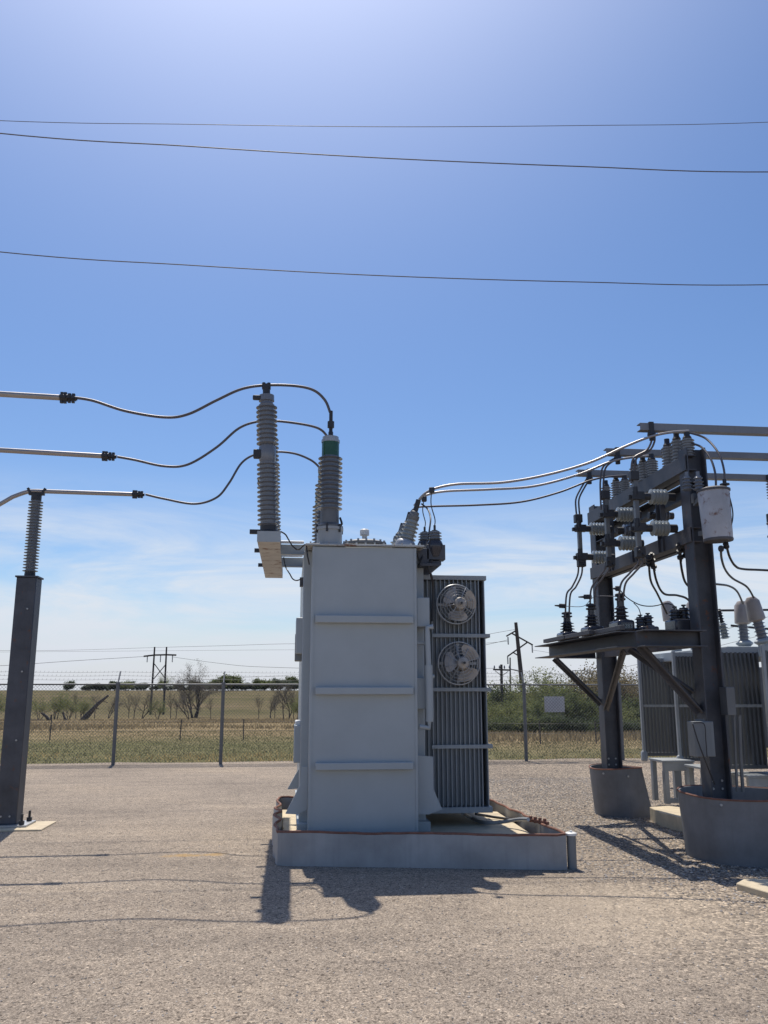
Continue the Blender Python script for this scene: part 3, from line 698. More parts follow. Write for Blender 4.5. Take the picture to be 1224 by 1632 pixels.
# surge arresters
ATOP = []
k = 9.4/F
def arrester(i, Y):
    b0 = V((X(428, 847, YA0+.22), Y, zt+.002)); tp = V((X(424.5, 612, YA0+.22), Y, P(424, 612, YA0+.22).z)); d = (tp-b0).normalized(); Lx = (tp-b0).length
    h = lambda py: (847-py)/(847-612)*Lx
    lab = ['grey ribbed surge arrester nearest the camera on the rusty channel', 'middle grey surge arrester behind the nearest one on the rusty channel', 'farthest of the three grey surge arresters on the rusty channel'][i]
    a_ = thing('surge_arrester', b0, lab, 'arrester', 'surge arresters left of the transformer')
    part('base', MB().lathe(b0, d, [(0, 15*k), (h(843), 15*k), (h(841), 13*k), (h(834), 13*k)], 22).bar(b0+d*h(843)+V((-.2, 0, 0)), b0+d*h(843)+V((0,0,0)), .05, .045), 'black', a_)
    part('lower_porcelain', MB().lathe(b0+d*h(834), d, shed_profile(h(736)-h(834), 12.5*k, 17*k, 14), 26), 'porc', a_)
    mf = part('middle_flange', MB().lathe(b0+d*h(736), d, [(0, 12*k), (h(733)-h(736), 13.5*k), (h(714)-h(736), 13.5*k), (h(710)-h(736), 12*k)], 22), 'porc', a_)
    part('grading_lug', MB().bar(b0+d*h(725)+V((-22*k, -.03, 0)), b0+d*h(725)+V((-8*k, -.03, 0)), .07, .10), 'black', mf, bevel=.012)
    part('upper_porcelain', MB().lathe(b0+d*h(710), d, shed_profile(h(646)-h(710), 12.5*k, 17*k, 9), 26), 'porc', a_)
    tf = part('top_flange', MB().lathe(b0+d*h(646), d, [(0, 11*k), (h(641)-h(646), 10*k), (h(640)-h(646), 12.5*k), (h(631)-h(646), 12.5*k), (h(629)-h(646), 8*k)], 22), 'porc', a_)
    part('grading_lug', MB().bar(b0+d*h(636)+V((-22*k, -.03, 0)), b0+d*h(636)+V((-8*k, -.03, 0)), .06, .05), 'black', tf, bevel=.012)
    part('terminal_clamp', MB().lathe(b0+d*h(630), d, [(0, 6*k), (h(618)-h(630), 6*k)], 12).bar(b0+d*h(616)+V((-7*k,0,0)), b0+d*h(616)+V((7*k,0,0)), .07, .05).cyl(b0+d*h(619)+V((4*k,0,0)), b0+d*h(610)+V((4*k,0,0)), .018, 8).cyl(b0+d*h(619)+V((-4*k,0,0)), b0+d*h(610)+V((-4*k,0,0)), .018, 8), 'black', a_)
    ATOP.append(b0+d*h(615))
AY = [YA0+.22, 10.46, 11.7]
for i, Y in enumerate(AY): arrester(i, Y)
# flexible jumpers from the bus tubes over the arresters to the bushings
def pathY(pts, Y0, Y1):
    n = len(pts); xs = [p[0] for p in pts]
    out = []
    for p in pts:
        q = (p[0]-xs[0])/(xs[-1]-xs[0]) if xs[-1] != xs[0] else 0
        out.append(P(p[0], p[1], Y0+(Y1-Y0)*q))
    return out
jl = ['upper flexible conductor curving from the nearest bus tube over the front arrester to its bushing', 'middle flexible conductor sagging from the bus tube to the second arrester', 'lowest flexible conductor sagging from the short bus tube to the farthest arrester']
jp = [[(122,634),(150,639),(200,655),(262,665),(300,660),(345,638),(385,620),(424,614),(470,615),(500,622),(518,638),(526,657)],
      [(187,728),(215,733),(262,743),(300,740),(345,713),(380,683),(410,672),(440,671),(475,675),(500,680),(513,686),(522,696)],
      [(232,788),(262,795),(310,803),(345,793),(365,770),(385,738),(408,724),(440,720),(470,723),(495,733),(508,744),(512,752)]]
for i in range(3):
    cable('flexible_conductor', pathY(jp[i], AY[i], BY[i]), .0155, jl[i], 'conductor', 'wire', 'flexible conductors to the high voltage side', n=10)
# rigid bus tubes
bt = [('upper rigid bus tube entering from the left edge, nearest the camera', [(-420,603),(102,634)], AY[0], .032, (98,125)),
      ('middle rigid bus tube entering from the left edge below the upper one', [(-420,693),(168,727)], AY[1], .031, (165,188)),
      ('short bent bus tube resting on the post insulator at the left', [(-260,930),(-60,838),(20,792),(45,783.5),(68,783),(216,788)], AY[2], .029, (214,233))]
BUSP = []
for lab, pts, Y, r, (c0, c1) in bt:
    pp = [P(a, b, Y) for a, b in pts]; root = thing('bus_tube', pp[-1]+V((-1,0,-.05)), lab, 'bus bar', 'rigid bus tubes at the left')
    if len(pp) > 2:
        pp2 = [pp[0], pp[1], pp[2]] + smooth_path([pp[2], pp[3], pp[4]], 6)[1:] + [pp[5]]
    else: pp2 = pp
    part('tube', MB().tube(pp2, r, 14), 'alu', root)
    e = pp[-1]; d = (pp[-1]-pp[-2]).normalized(); Lc = (P(c1, pts[-1][1], Y)-P(c0, pts[-1][1], Y)).length
    mb = MB().lathe(e-d*.04, d, [(0, r*1.25), (Lc*.45, r*1.25), (Lc*.5, r*.8), (Lc, r*.7)], 14)
    for q in (.1, .3, .55, .78):
        for s_ in (1, -1): mb.bar(e-d*.04+d*Lc*q+V((0,0,-s_*.0)), e-d*.04+d*Lc*q+V((0,0,s_*(r*1.9 if q < .5 else r*1.6))), .035, .03)
        mb.bar(e-d*.04+d*Lc*q+V((0,-r*1.7,0)), e-d*.04+d*Lc*q+V((0,r*1.7,0)), .035, .03)
    part('expansion_clamp', mb, 'black', root)
# post insulator on a steel column at the left edge
Yc = AY[2]; cb0 = P(17, 1307, Yc); ct = P(44.5, 922, Yc); cb0.x = ct.x = (cb0.x+ct.x)/2
hw = 14.5*12.0/F
pc = thing('bus_support_column', V((ct.x, Yc, 0)), 'dark steel box column carrying a post insulator at the left edge', 'column')
part('shaft', MB().box(ct.x-hw, ct.x+hw, Yc-hw*1.0, Yc+hw*1.0, .045, ct.z), 'steel', pc, bevel=.01)
part('cap_plate', MB().box(ct.x-hw*1.12, ct.x+hw*1.12, Yc-hw*1.1, Yc+hw*1.1, ct.z+.001, ct.z+.022), 'steel', pc)
part('base_plate', MB().box(ct.x-.22, ct.x+.27, Yc-.22, Yc+.22, .022, .044), 'galv', pc)
for dx_, dy_ in ((-.16,-.16),(.2,-.16),(.2,.16),(-.16,.16)):
    mb = MB().cyl((ct.x+dx_, Yc+dy_, .04), (ct.x+dx_, Yc+dy_, .17), .016, 8).cyl((ct.x+dx_, Yc+dy_, .046), (ct.x+dx_, Yc+dy_, .09), .034, 6); part('anchor_bolt', mb, 'black', pc)
each('bolt', [MB().bolts([p_], .012) for p_ in [(ct.x+.045, Yc-hw, z) for z in (.14, 1.05, 1.9, 2.7)] + [(ct.x-.06, Yc-hw, .14)]], 'galv', pc)
single('concrete_footing', MB().box(ct.x-.35, ct.x+.50, Yc-.40, Yc+.3, -.2, .02), 'conc', 'flat pale concrete footing under the dark column at the left edge', 'footing', bevel=.01)
ih = P(55, 793, Yc).z
pi = thing('post_insulator', V((ct.x, Yc, ct.z+.022)), 'tall grey ribbed post insulator holding the short bus tube', 'insulator')
k2 = 12.2/F; zz = ct.z+.024
part('base_cap', MB().lathe((ct.x, Yc, zz), (0,0,1), [(0, 8*k2), (.06, 7.5*k2)], 16), 'black', pi)
part('porcelain', MB().lathe((ct.x, Yc, zz+.06), (0,0,1), shed_profile(ih-zz-.10, 6.5*k2, 11*k2, 24, .96), 22), 'porcmid', pi)
part('top_cap', MB().lathe((ct.x, Yc, ih-.04), (0,0,1), [(0, 7.5*k2), (.08, 7.5*k2)], 16), 'black', pi)
tz = P(60, 785, Yc).z
mb = MB().bar((ct.x-.10, Yc, ih+.05), (ct.x+.10, Yc, ih+.05), .06, .03)
for s_ in (-1, 1): mb.bar((ct.x+s_*.07, Yc, ih+.05), (ct.x+s_*.115, Yc, tz+.055), .07, .03)
part('tube_clamp', mb, 'black', pi)

# ------------------------------------------------------------------ pad and containment
RIM = .30
cor = [G(437, 1380), G(911, 1387), G(785, 1276, RIM), G(443, 1271, RIM)]
cor = [V((c.x, c.y, 0)) for c in cor]
def seg(a, b, n, amp, ph):
    nrm = V((-(b-a).y, (b-a).x, 0)).normalized(); return [a.lerp(b, i/n)+nrm*(amp*math.sin(i*1.3+ph)*math.sin(math.pi*i/n)) for i in range(n)]
loop = seg(cor[0], cor[1], 26, .006, 0)+seg(cor[1], cor[2], 22, .035, 1)+seg(cor[2], cor[3], 22, .03, 2)+seg(cor[3], cor[0], 22, .07, .5)
def round_loop(lp, it=2):
    for _ in range(it):
        n = len(lp); lp = [(lp[i-1]+lp[i]*2+lp[(i+1)%n])*.25 for i in range(n)]
    return lp
loop = round_loop(loop, 1)
cont = thing('oil_containment', V((sum(c.x for c in cor)/4, 10, 0)), 'low wavy grey containment wall with rusty red rim around the transformer pad', 'containment wall')
n = len(loop); cen = sum(loop, V((0,0,0)))/n; vs = []; fs = []
rr_ = random.Random(3); top = [RIM+.005*math.sin(i*.55)+rr_.uniform(-.003,.003) for i in range(n)]
for i, p in enumerate(loop):
    q = p+(cen-p).normalized()*.03; vs += [(p.x, p.y, -.02), (p.x, p.y, top[i]), (q.x, q.y, top[i]), (q.x, q.y, -.02)]
for i in range(n):
    j = (i+1) % n
    for a in range(3): fs.append((i*4+a, i*4+a+1, j*4+a+1, j*4+a))
part('wall_sheet', MB().add(vs, fs), 'liner', cont)
mb = MB().tube([V((p.x, p.y, top[i]+.008))+(cen-p).normalized()*.015 for i, p in enumerate(loop)]+[V((loop[0].x, loop[0].y, top[0]+.008))], .014, 8); part('rim', mb, 'rim', cont)
mb = MB(); q = G(846, 1310, RIM)
for i in range(4): mb.cyl(q+V((.03*i, -.07*i, .0)), q+V((.03*i, -.07*i, .06)), .018, 6)
mb.bar(q+V((-.02,.05,.02)), q+V((.11,-.26,.02)), .03, .03); part('clip', mb, 'rim', cont)
# pad
pp = [G(452, 1334, PADZ), G(858, 1337, PADZ), G(793, 1293, PADZ), G(449, 1290, PADZ)]
pp = [G(452, 1330, PADZ), G(853, 1332, PADZ), G(793, 1293, PADZ), G(449, 1290, PADZ)]
pp[0].y = pp[1].y = max(cor[0].y, cor[1].y)+.16
single('concrete_pad', MB().prism([V((p.x, p.y, -.02)) for p in pp], (0, 0, PADZ+.018)), 'conc', 'sunlit sand coloured concrete pad under the transformer', 'pad', bevel=.012)
# standpipe at the right corner, hose over the pad
sp_ = G(915, 1386); sx_, sy_ = sp_.x, sp_.y
st = thing('standpipe', V((sx_, sy_+.05, 0)), 'short white capped pipe standing at the right corner of the containment', 'pipe')
part('pipe', MB().cyl((sx_, sy_+.05, -.02), (sx_, sy_+.05, .30), .044, 18), 'box', st)
part('cap', MB().lathe((sx_, sy_+.05, .301), (0,0,1), [(0,.054),(.02,.054),(.028,.04)], 18).cyl((sx_, sy_+.05, .32), (sx_, sy_+.05, .345), .014, 6), 'white', st)
def GZ(px, py, z): return G(px, py, z)
cable('drain_hose', [GZ(738,1296,PADZ+.12), GZ(752,1304,PADZ+.03), GZ(772,1311,PADZ+.025), GZ(800,1310,PADZ+.05), GZ(825,1306,RIM+.02), GZ(842,1306,RIM+.05)], .020, 'grey drain hose curving over the pad to the rim', 'hose', 'galv')
cable('drain_hose', [GZ(758,1297,PADZ+.10), GZ(780,1301,PADZ+.03), GZ(812,1306,PADZ+.02), GZ(822,1311,PADZ+.0)], .014, 'black hose lying behind the grey hose on the pad', 'hose', 'cable')

# ------------------------------------------------------------------ right hand steel structure
Yn, Yr = 8.92, 11.95
zn = P(1108, 717, Yn).z
xc = X(1125, 930, Yn-.1)
xcr = (X(962.5, 900, Yr-.1)+X(979, 1200, Yr-.1))/2
ss = thing('switch_structure', V((xc, 10.4, 0)), 'dark steel frame of two columns and stacked beams carrying switches', 'steel structure')
PEDZ = .60
hwn = .165
def column(x, Y, zt_):
    mb = MB().ibeam((x, Y, PEDZ-.25), (x, Y, zt_), .215, .225, .016, (1, 0, 0))
    o = part('column', mb, 'steel', ss, bevel=.003)
    each('bolt', [MB().bolts([(x+dx_, Y-.008, PEDZ+dz_)], .013) for dx_ in (-.05,.05) for dz_ in (.06,.14)], 'galv', o); return o
column(xc, Yn, zn); column(xcr, Yr, zn)
# beams running between the columns
beams = [(729, 752, .0), (770, 793, .0), (843, 865, .0)]
BX = xc-.20; ZB = []
for i, (a, b, _) in enumerate(beams):
    z1 = P(1093, a, Yn).z; z0 = P(1093, b, Yn).z; ZB.append((z0, z1))
    xo = [-.02, .14, -.02][i]
    part('beam', MB().chan((xc-.115+xo, Yn-.10, (z0+z1)/2), (xcr-.115+xo, Yr+.12, (z0+z1)/2), .13, z1-z0+.01, .012, (0,0,1), 1 if i != 1 else -1), 'steelrust' if i == 2 else 'steel', ss, bevel=.002)
    if i != 1: part('beam', MB().chan((xc+.115, Yn+.0, (z0+z1)/2), (xcr+.115, Yr+.12, (z0+z1)/2), .08, z1-z0+.01, .012, (0,0,1), -1), 'steel', ss, bevel=.002)
# vertical hangers between the beams for the switches
def lerpY(Y): q = (Y-Yn)/(Yr-Yn); return xc+(xcr-xc)*q
for Y in (9.55, 10.35, 11.2):
    x = lerpY(Y)-.10
    part('hanger', MB().chan((x, Y, ZB[2][0]), (x, Y, ZB[1][1]+.05), .06, .13, .01, (0,1,0), 1), 'steel', ss)
# platform
pz0, pz1 = P(1013, 1032, Yn).z, P(1013, 1006, Yn).z
pxl = X(1013, 1010, Yn); pxr = xc+.25
ZP = pz1
mb = MB().chan((pxl, Yn-.02, (pz0+pz1)/2), (pxl, Yr+.1, (pz0+pz1)/2), .22, pz1-pz0, .012, (0,0,1), -1); part('platform_beam', mb, 'steel', ss, bevel=.002)
mb = MB().chan((pxl-.02, Yn-.05, (pz0+pz1)/2), (xc-.115, Yn-.05, (pz0+pz1)/2), .22, pz1-pz0, .012, (0,0,1), 1); part('platform_beam', mb, 'steel', ss, bevel=.002)
mb = MB().chan((pxl+.1, Yr+.1, (pz0+pz1)/2), (xc-.115, Yr+.1, (pz0+pz1)/2), .15, pz1-pz0, .012, (0,0,1), 1)
for Y in (9.7, 10.4, 11.1): mb.chan((pxl+.1, Y, pz1-.05), (xc-.05, Y, pz1-.05), .06, .09, .01, (0,0,1), 1)
mb.chan((xc-.10, Yn+.17, (pz0+pz1)/2), (xcr-.10, Yr-.17, (pz0+pz1)/2), .06, pz1-pz0-.02, .01, (0,0,1), 1)
part('joist', mb, 'steelrust', ss)
def angle(p, q, w_, mname='steel'):
    p, q = V(p), V(q); d = (q-p).normalized(); mb = MB(); mb.bar(p, q, w_, .010, (0,1,0)); mb.bar(p+V((0,-w_/2+.005,0)), q+V((0,-w_/2+.005,0)), .010, w_, (0,1,0))
    return part('brace', mb, mname, ss)
zr1 = P(968, 1130, Yr).z
angle((pxl+.03, Yr-.0, pz0), (xcr-.115, Yr-.0, P(962, 1122, Yr).z), .09)
zn1 = P(1120, 1135, Yn).z
angle((pxl+.05, Yn+.03, pz0+.02), (xc-.115, Yn+.03, zn1), .10, 'steelrust')
angle((pxl+.08, Yn+.6, pz0), (xcr-.12, Yr-.18, P(968,1130,Yr).z), .085)
angle((pxl+.06, Yn+.35, pz0), (xc-.10, Yn+.20, zn1+.2), .08)
# pedestals wrapped in sheet
def pedestal(x, Y, rt, rb, sh, H_, lab, seed):
    p_ = thing('pedestal', V((x, Y, 0)), lab, 'pedestal', 'sheet wrapped column pedestals')
    n = 48; vs = []; fs = []; r_ = random.Random(seed); ph = r_.uniform(0, 6); m_ = 10; rim = []
    for a in range(m_+1):
        q = a/m_
        for i in range(n):
            th = 2*math.pi*i/n; rr = (rb+(rt-rb)*q)*(1+.020*math.sin(3*th+ph)+.012*math.sin(7*th+ph*2+q))
            x_ = x+sh*(1-q)+rr*math.cos(th); y_ = Y+rr*math.sin(th); z_ = H_*q+(.012*math.sin(2*th+ph) if a == m_ else 0)-.01*(a == 0)
            vs.append((x_, y_, z_))
            if a == m_: rim.append(V((x_, y_, z_)))
    o = len(vs)
    vs += [tuple(v_+(V((x, Y, v_.z))-v_).normalized()*.025) for v_ in rim]
    vs += [tuple(V((v_.x, v_.y, H_-.22))+(V((x, Y, H_-.22))-V((v_.x, v_.y, H_-.22))).normalized()*.025) for v_ in rim]
    for a in range(m_):
        for i in range(n): fs.append((a*n+i, a*n+(i+1)%n, (a+1)*n+(i+1)%n, (a+1)*n+i))
    for i in range(n):
        j = (i+1) % n; fs.append((m_*n+i, m_*n+j, o+j, o+i)); fs.append((o+i, o+j, o+n+j, o+n+i))
    part('sheet_wrap', MB().add(vs, fs), 'pedsheet', p_)
    part('rim', MB().tube([v_+V((0,0,.002)) for v_ in rim]+[rim[0]+V((0,0,.002))], .010, 6), 'rim', p_)
    part('concrete_core', MB().lathe((x, Y, 0), (0,0,1), [(0, rt*.86), (H_-.30, rt*.86)], 32), 'pedsheet', p_)  # core takes the dark sheet colour, painting in the shade inside the wrap
    each('bolt', [MB().bolts([q_], .014) for q_ in [(x-rt*.75, Y-rt*.70, H_-.06), (x+rt*.1, Y-rt*1.03, H_-.09)]], 'galv', p_)
pxc = X(979, 1222, Yr)
pedestal(pxc+.03, Yr+.05, 41*11.8/F, 45*11.8/F, .09, .62, 'smaller grey sheet wrapped pedestal with rusty rim under the farther column', 5)
xpn = X(1087, 1270, Yn)+.67
pedestal(xpn, Yn-.02, .67, .645, .01, .62, 'large grey sheet wrapped pedestal with rusty rim at the right edge', 9)
# post insulators on the top beam
def beam_insulator(px, ytop, ybot, Y, rpx, lab):
    a, b = P(px, ybot, Y), P(px, ytop, Y); kk = Y*1.03/F; x = a.x
    zb_ = ZB[0][1]+.006
    o = thing('beam_insulator', V((x, Y, zb_)), lab, 'insulator', 'post insulators along the top beam')
    L_ = b.z-zb_
    part('porcelain', MB().lathe((x, Y, zb_), (0,0,1), shed_profile(L_*.72, rpx*.85*kk, rpx*1.15*kk, 7), 18), 'porcmid', o)
    part('cap', MB().lathe((x, Y, zb_+L_*.72), (0,0,1), [(0, rpx*.65*kk), (L_*.06, rpx*.75*kk), (L_*.14, rpx*.5*kk), (L_*.28, rpx*.5*kk)], 14), 'black', o)
nm = {0: 'near column end', 1: 'middle of the top beam', 2: 'far column end'}
for g_, lst in enumerate([[(1098,689,Yn+.02,10),(1081,689,9.2,9.5),(1066,700,9.4,9)], [(1041,724,9.85,9),(1027,727,10.1,8.5),(1014,733,10.35,8)], [(998,758,10.75,8),(984,758,11.05,7.6),(968,766,11.35,7)]]):
    for i, (px, yt, Y, rp) in enumerate(lst):
        beam_insulator(px, yt, yt+50, Y, rp, '%s grey insulator of the three %s' % (['rightmost', 'middle', 'leftmost'][i], ['at the near end of the top beam', 'halfway along the top beam', 'at the far end of the top beam'][g_]))
# overhead aluminium arms along X
arm_l = []
for i, (px, y0, y1) in enumerate([(1020, 673.5, 685), (966, 714, 724), (921, 748, 757)]):
    Y = [9.05, 9.95, 10.92][i]
    a = P(px, y0, Y); b = P(px, y1, Y)
    z1, z0 = a.z, b.z
    o = thing('bus_bar', V((a.x, Y, z0)), ['highest aluminium channel bus running off the right edge', 'middle aluminium channel bus behind the near column', 'lowest aluminium channel bus above the far column'][i], 'bus bar', 'channel buses at the upper right')
    part('channel', MB().chan((a.x, Y, (z0+z1)/2), (a.x+7, Y, (z0+z1)/2), .10, z1-z0, .010, (0,0,1), -1), 'alubar', o, bevel=.002)
    xx = X(px+18, y1, Y)
    part('terminal_clamp', MB().box(xx-.025, xx+.03, Y-.012, Y+.03, z0-.03, z1+.012).lathe((xx, Y, z0-.03), (0,0,-1), [(0,.045),(.03,.05),(.05,.03),(.09,.03)], 12), 'black', o)
    arm_l.append(V((xx, Y, z0-.11)))
# low voltage conductors from the bushings to the beam insulators
lw = [('highest pale conductor arching from the transformer to the near end of the beam', [(668,796),(678,786),(695,778),(730,771.5),(800,769),(870,757),(940,737),(1000,710),(1040,695),(1070,689),(1098,687)], LVY[0], Yn),
      ('middle pale conductor arching from the transformer to the middle of the beam', [(660,806),(668,797),(680,789),(710,783),(780,780),(850,775),(920,757),(970,737),(1000,730),(1041,726)], LVY[1], 9.85),
      ('lowest dark conductor running nearly level from the transformer to the far end of the beam', [(653,818),(664,809),(690,807),(760,805),(830,800),(890,785),(940,766),(970,760),(998,758)], LVY[2], 10.75)]
for i, (lab, pts, Y0, Y1) in enumerate(lw):
    cable('line_conductor', pathY(pts, Y0, Y1), .0145 if i < 2 else .013, lab, 'conductor', 'alu' if i < 2 else 'wire', 'conductors between transformer and switch structure', n=10)
for i, (px, py, Y, tgt) in enumerate([(688, 781, 9.25, AT[0]), (676, 795, 9.9, AT[1])]):
    q = P(px, py, Y)
    single('tap_clamp', MB().box(q.x-.03, q.x+.03, q.y-.025, q.y+.025, q.z-.035, q.z+.03), 'black', ['dark tap clamp on the highest pale conductor above the small arresters', 'dark tap clamp on the middle pale conductor near its bushing'][i], 'clamp', 'tap clamps on the conductors', bevel=.01)
    cable('arrester_lead', [q, q.lerp(tgt, .4)+V((-.02,0,0)), q.lerp(tgt, .8)+V((.01,0,0)), tgt], .006, ['thin lead from the highest tap clamp down to the front arrester', 'thin lead from the lower tap clamp to the rear arrester'][i], 'cable', 'cable', 'arrester leads')
cable('arrester_lead', [P(672,803,9.9), P(682,812,9.8), P(686,825,9.6), P(685,840,9.5), P(680,868,9.4), P(671,892,9.28), P(668,900,9.28)], .010, 'thicker black lead running down beside the small arresters to the bracket', 'cable', 'cable', 'arrester leads')
cable('control_cable', [P(688,893,9.28), P(683,905,9.28), P(688,920,9.3), P(690,940,9.35), P(689,990,9.35)], .014, 'black cable hanging from the arrester bracket in front of the radiator', 'cable')

# disconnect switches
def switch(Y, pts, barpx, by0, by1, lab):
    x_b = X(barpx, (by0+by1)/2, Y); z1 = P(barpx, by0, Y).z; z0 = P(barpx, by1, Y).z
    o = thing('disconnect_switch', V((x_b, Y, z0)), lab, 'switch', 'disconnect switches on the beams')
    part('blade', MB().box(x_b-.025, x_b+.025, Y-.03, Y+.03, z0, z1), 'galvdark', o, bevel=.005)
    kk = Y*1.03/F
    for (cx, cy, hl, r) in pts:
        c = P(cx, cy, Y); ln = 2*hl*kk
        part('porcelain', MB().lathe(c-V((ln/2,0,0)), (1,0,0), [(0, r*.55*kk)]+shed_profile(ln, r*.72*kk, r*kk, 5)[1:-1]+[(ln, r*.6*kk)], 22), 'porclight', o)
        mb = MB().cyl(c-V((ln/2+.001,0,0)), (x_b+.02, Y, c.z), r*.5*kk, 12).bar((x_b-.06, Y-.02, c.z), (x_b+.08, Y-.02, c.z), .08, .09).bar((x_b-.09, Y+.01, c.z-.01), (x_b+.03, Y+.01, c.z-.01), .05, .045)
        part('end_fitting', MB().cyl(c+V((ln/2,0,0)), c+V((ln/2+.09,0,0)), r*.55*kk, 12), 'black', o)
        mb.cyl((x_b-.02,Y-.04,c.z+.0), (x_b-.02,Y-.04,c.z+.10), .03, 8)
        part('contact', mb, 'black', o)
    cz = z0-.02
    part('terminal', MB().box(x_b-.045, x_b+.06, Y-.045, Y+.045, cz-.10, cz+.02).bolts([(x_b-.02, Y-.045, cz-.03), (x_b+.03, Y-.045, cz-.07)], .018, h=.03), 'black', o, bevel=.008)
    part('terminal', MB().box(x_b-.06, x_b+.04, Y-.045, Y+.045, z1-.01, z1+.10), 'black', o, bevel=.008)
switch(9.15, [(1049, 792, 15, 13), (1052, 842, 15, 13)], 1015, 765, 872, 'nearest disconnect switch with two pale ribbed insulators beside the near column')
switch(9.95, [(996, 820, 14, 12), (1000, 866, 14, 12)], 968, 795, 888, 'middle disconnect switch, its blade in front of the far column')
switch(10.85, [(952, 843, 12.5, 10.5), (956, 888, 12.5, 10.5)], 924, 832, 889, 'farthest disconnect switch standing clear at the left of the far column')
for i, (cx, cy, Y) in enumerate([(1054, 822, 9.9), (1004, 846, 10.7)]):
    c = P(cx, cy, Y); kk = Y*1.03/F
    o = thing('strain_insulator', c, ['pale ribbed insulator seen between the near switch insulators behind the beam', 'pale ribbed insulator seen between the middle switch insulators behind the beam'][i], 'insulator', 'insulators behind the beams')
    part('porcelain', MB().lathe(c-V((12*kk,0,0)), (1,0,0), shed_profile(24*kk, 7.5*kk, 10.5*kk, 5), 20), 'porc', o)
    part('fitting', MB().cyl(c-V((22*kk,0,0)), c-V((12*kk,0,0)), 6*kk, 10).cyl(c+V((12*kk,0,0)), c+V((20*kk,0,0)), 6*kk, 10), 'black', o)
# double drop conductors
def pair(pts, Y0, Y1, off, lab, r=.012, m='wire'):
    for i in (0, 1):
        q = [(a+off*i, b) for a, b in pts]; n = len(q)
        cable('drop_conductor', [P(a, b, Y0+(Y1-Y0)*j/(n-1)) for j, (a, b) in enumerate(q)], r, ('left wire of the twin ' if i == 0 else 'right wire of the twin ')+lab, 'conductor', m, 'twin drop conductors')
pair([(922,893),(921,915),(912,935),(903,948),(901,985)], 10.85, 11.0, 6, 'conductors curving from the far switch to the left breaker bushing')
pair([(966,895),(964,907),(952,923),(942,940),(940.5,972)], 9.95, 10.1, 7, 'conductors curving from the middle switch to the second bushing')
pair([(1014,872),(1018,895),(1004,913),(990,930),(986,958)], 9.15, 9.3, 7, 'conductors curving from the near switch to the tallest bushing')
pair([(936,762),(926,778),(918,795),(918,812),(920,828)], 10.9, 10.85, 5, 'conductors dropping from the lowest channel bus to the far switch')
pair([(984,728),(962,743),(957,765),(957,790),(958,812)], 9.95, 9.95, 5, 'conductors dropping from the middle channel bus')
pair([(1038,692),(1038,704),(1030,718),(1010,730),(1006,750),(1006,770)], 9.05, 9.15, 5, 'conductors dropping from the highest channel bus to the near switch')
# cable pairs with ribbed clamps below the lower beam
def drop(pts, Y0, Y1, lab, y_cl=None):
    n = len(pts); q = [P(a, b, Y0+(Y1-Y0)*j/(n-1)) for j, (a, b) in enumerate(pts)]
    o = thing('dropper_cable', q[-1], lab, 'cable', 'dark cables below the lower beam')
    part('cable', MB().tube(q, .0135, 8, k=8), 'cable', o)
    d = (q[1]-q[0]).normalized(); mb = MB().lathe(q[0]-d*.10, d, [(0,.018),(.02,.018),(.02,.034),(.05,.034),(.05,.018),(.09,.018),(.09,.034),(.12,.034),(.12,.02),(.17,.02),(.17,.036),(.20,.036),(.20,.016),(.24,.016)], 10)
    part('ribbed_clamp', mb, 'black', o)
drop([(1034,893),(1037,925),(1048,947),(1063,978)], 9.5, 10.8, 'leftmost dark dropper cable falling from the lower beam')
drop([(1040,893),(1046,925),(1058,946),(1080,949),(1098,957),(1114,985)], 9.5, 10.2, 'dark dropper cable swinging right behind the near column')
drop([(1083,878),(1087,910),(1095,932),(1118,946)], 9.15, 9.6, 'dark dropper cable close to the left side of the near column')
drop([(1090,876),(1099,903),(1110,920),(1125,930)], 9.15, 9.6, 'short dark dropper cable touching the near column')
# voltage transformer can on the near column
ca0, ca1 = P(1145, 862, 8.5), P(1137, 784, 8.5); d = (ca1-ca0); Lc = d.length; d.normalize(); kk = 8.75/F
can = thing('pole_transformer', ca0, 'chipped white cylindrical can transformer bolted to the near column', 'transformer')
part('tank', MB().lathe(ca0, d, [(0, 20*kk), (.006, 23*kk), (Lc-.01, 25.5*kk), (Lc, 25*kk)], 36), 'can', can)
part('lid', MB().lathe(ca0+d*(Lc+.001), d, [(0, 27*kk), (.02, 27*kk), (.04, 20*kk), (.05, 4*kk)], 32), 'steelrust', can)
part('base_rim', MB().lathe(ca0-d*.006, d, [(0, 23*kk), (.016, 24*kk), (.03, 23.4*kk)], 32), 'steelrust', can)
part('bracket', MB().bar(ca0+d*(Lc*.9)+V((-.06,.1,0)), V((xc-.05, Yn-.17, ca1.z-.08)), .12, .05).bar(ca0+d*(Lc*.2)+V((-.04,.1,0)), V((xc-.02, Yn-.17, ca0.z+.12)), .12, .05).bar(V((xc-.12, Yn-.18, ca1.z-.02)), V((xc+.05, Yn-.18, ca1.z-.02)), .06, .10), 'galvdark', can)
for px, Y in ((1114, 8.55), (1096, 8.75)):
    q = P(px, 782, Y); part('bushing', MB().lathe(q, (0,0,1), shed_profile(.16, 6*kk, 9.5*kk, 4, .8), 16).lathe(q+V((0,0,.16)), (0,0,1), [(0,.02),(.05,.02)], 8), 'porc', can)
q = P(1156, 784, 8.5)
part('bushing', MB().lathe(q, (0,0,1), [(0,.03),(.03,.045),(.04,.02),(.07,.02),(.075,.05),(.09,.05),(.095,.02),(.14,.02)], 12), 'black', can)
part('lid_bolt', MB().lathe(P(1131,783,8.5), (0,0,1), [(0,.02),(.02,.03),(.05,.012)], 10), 'black', can)
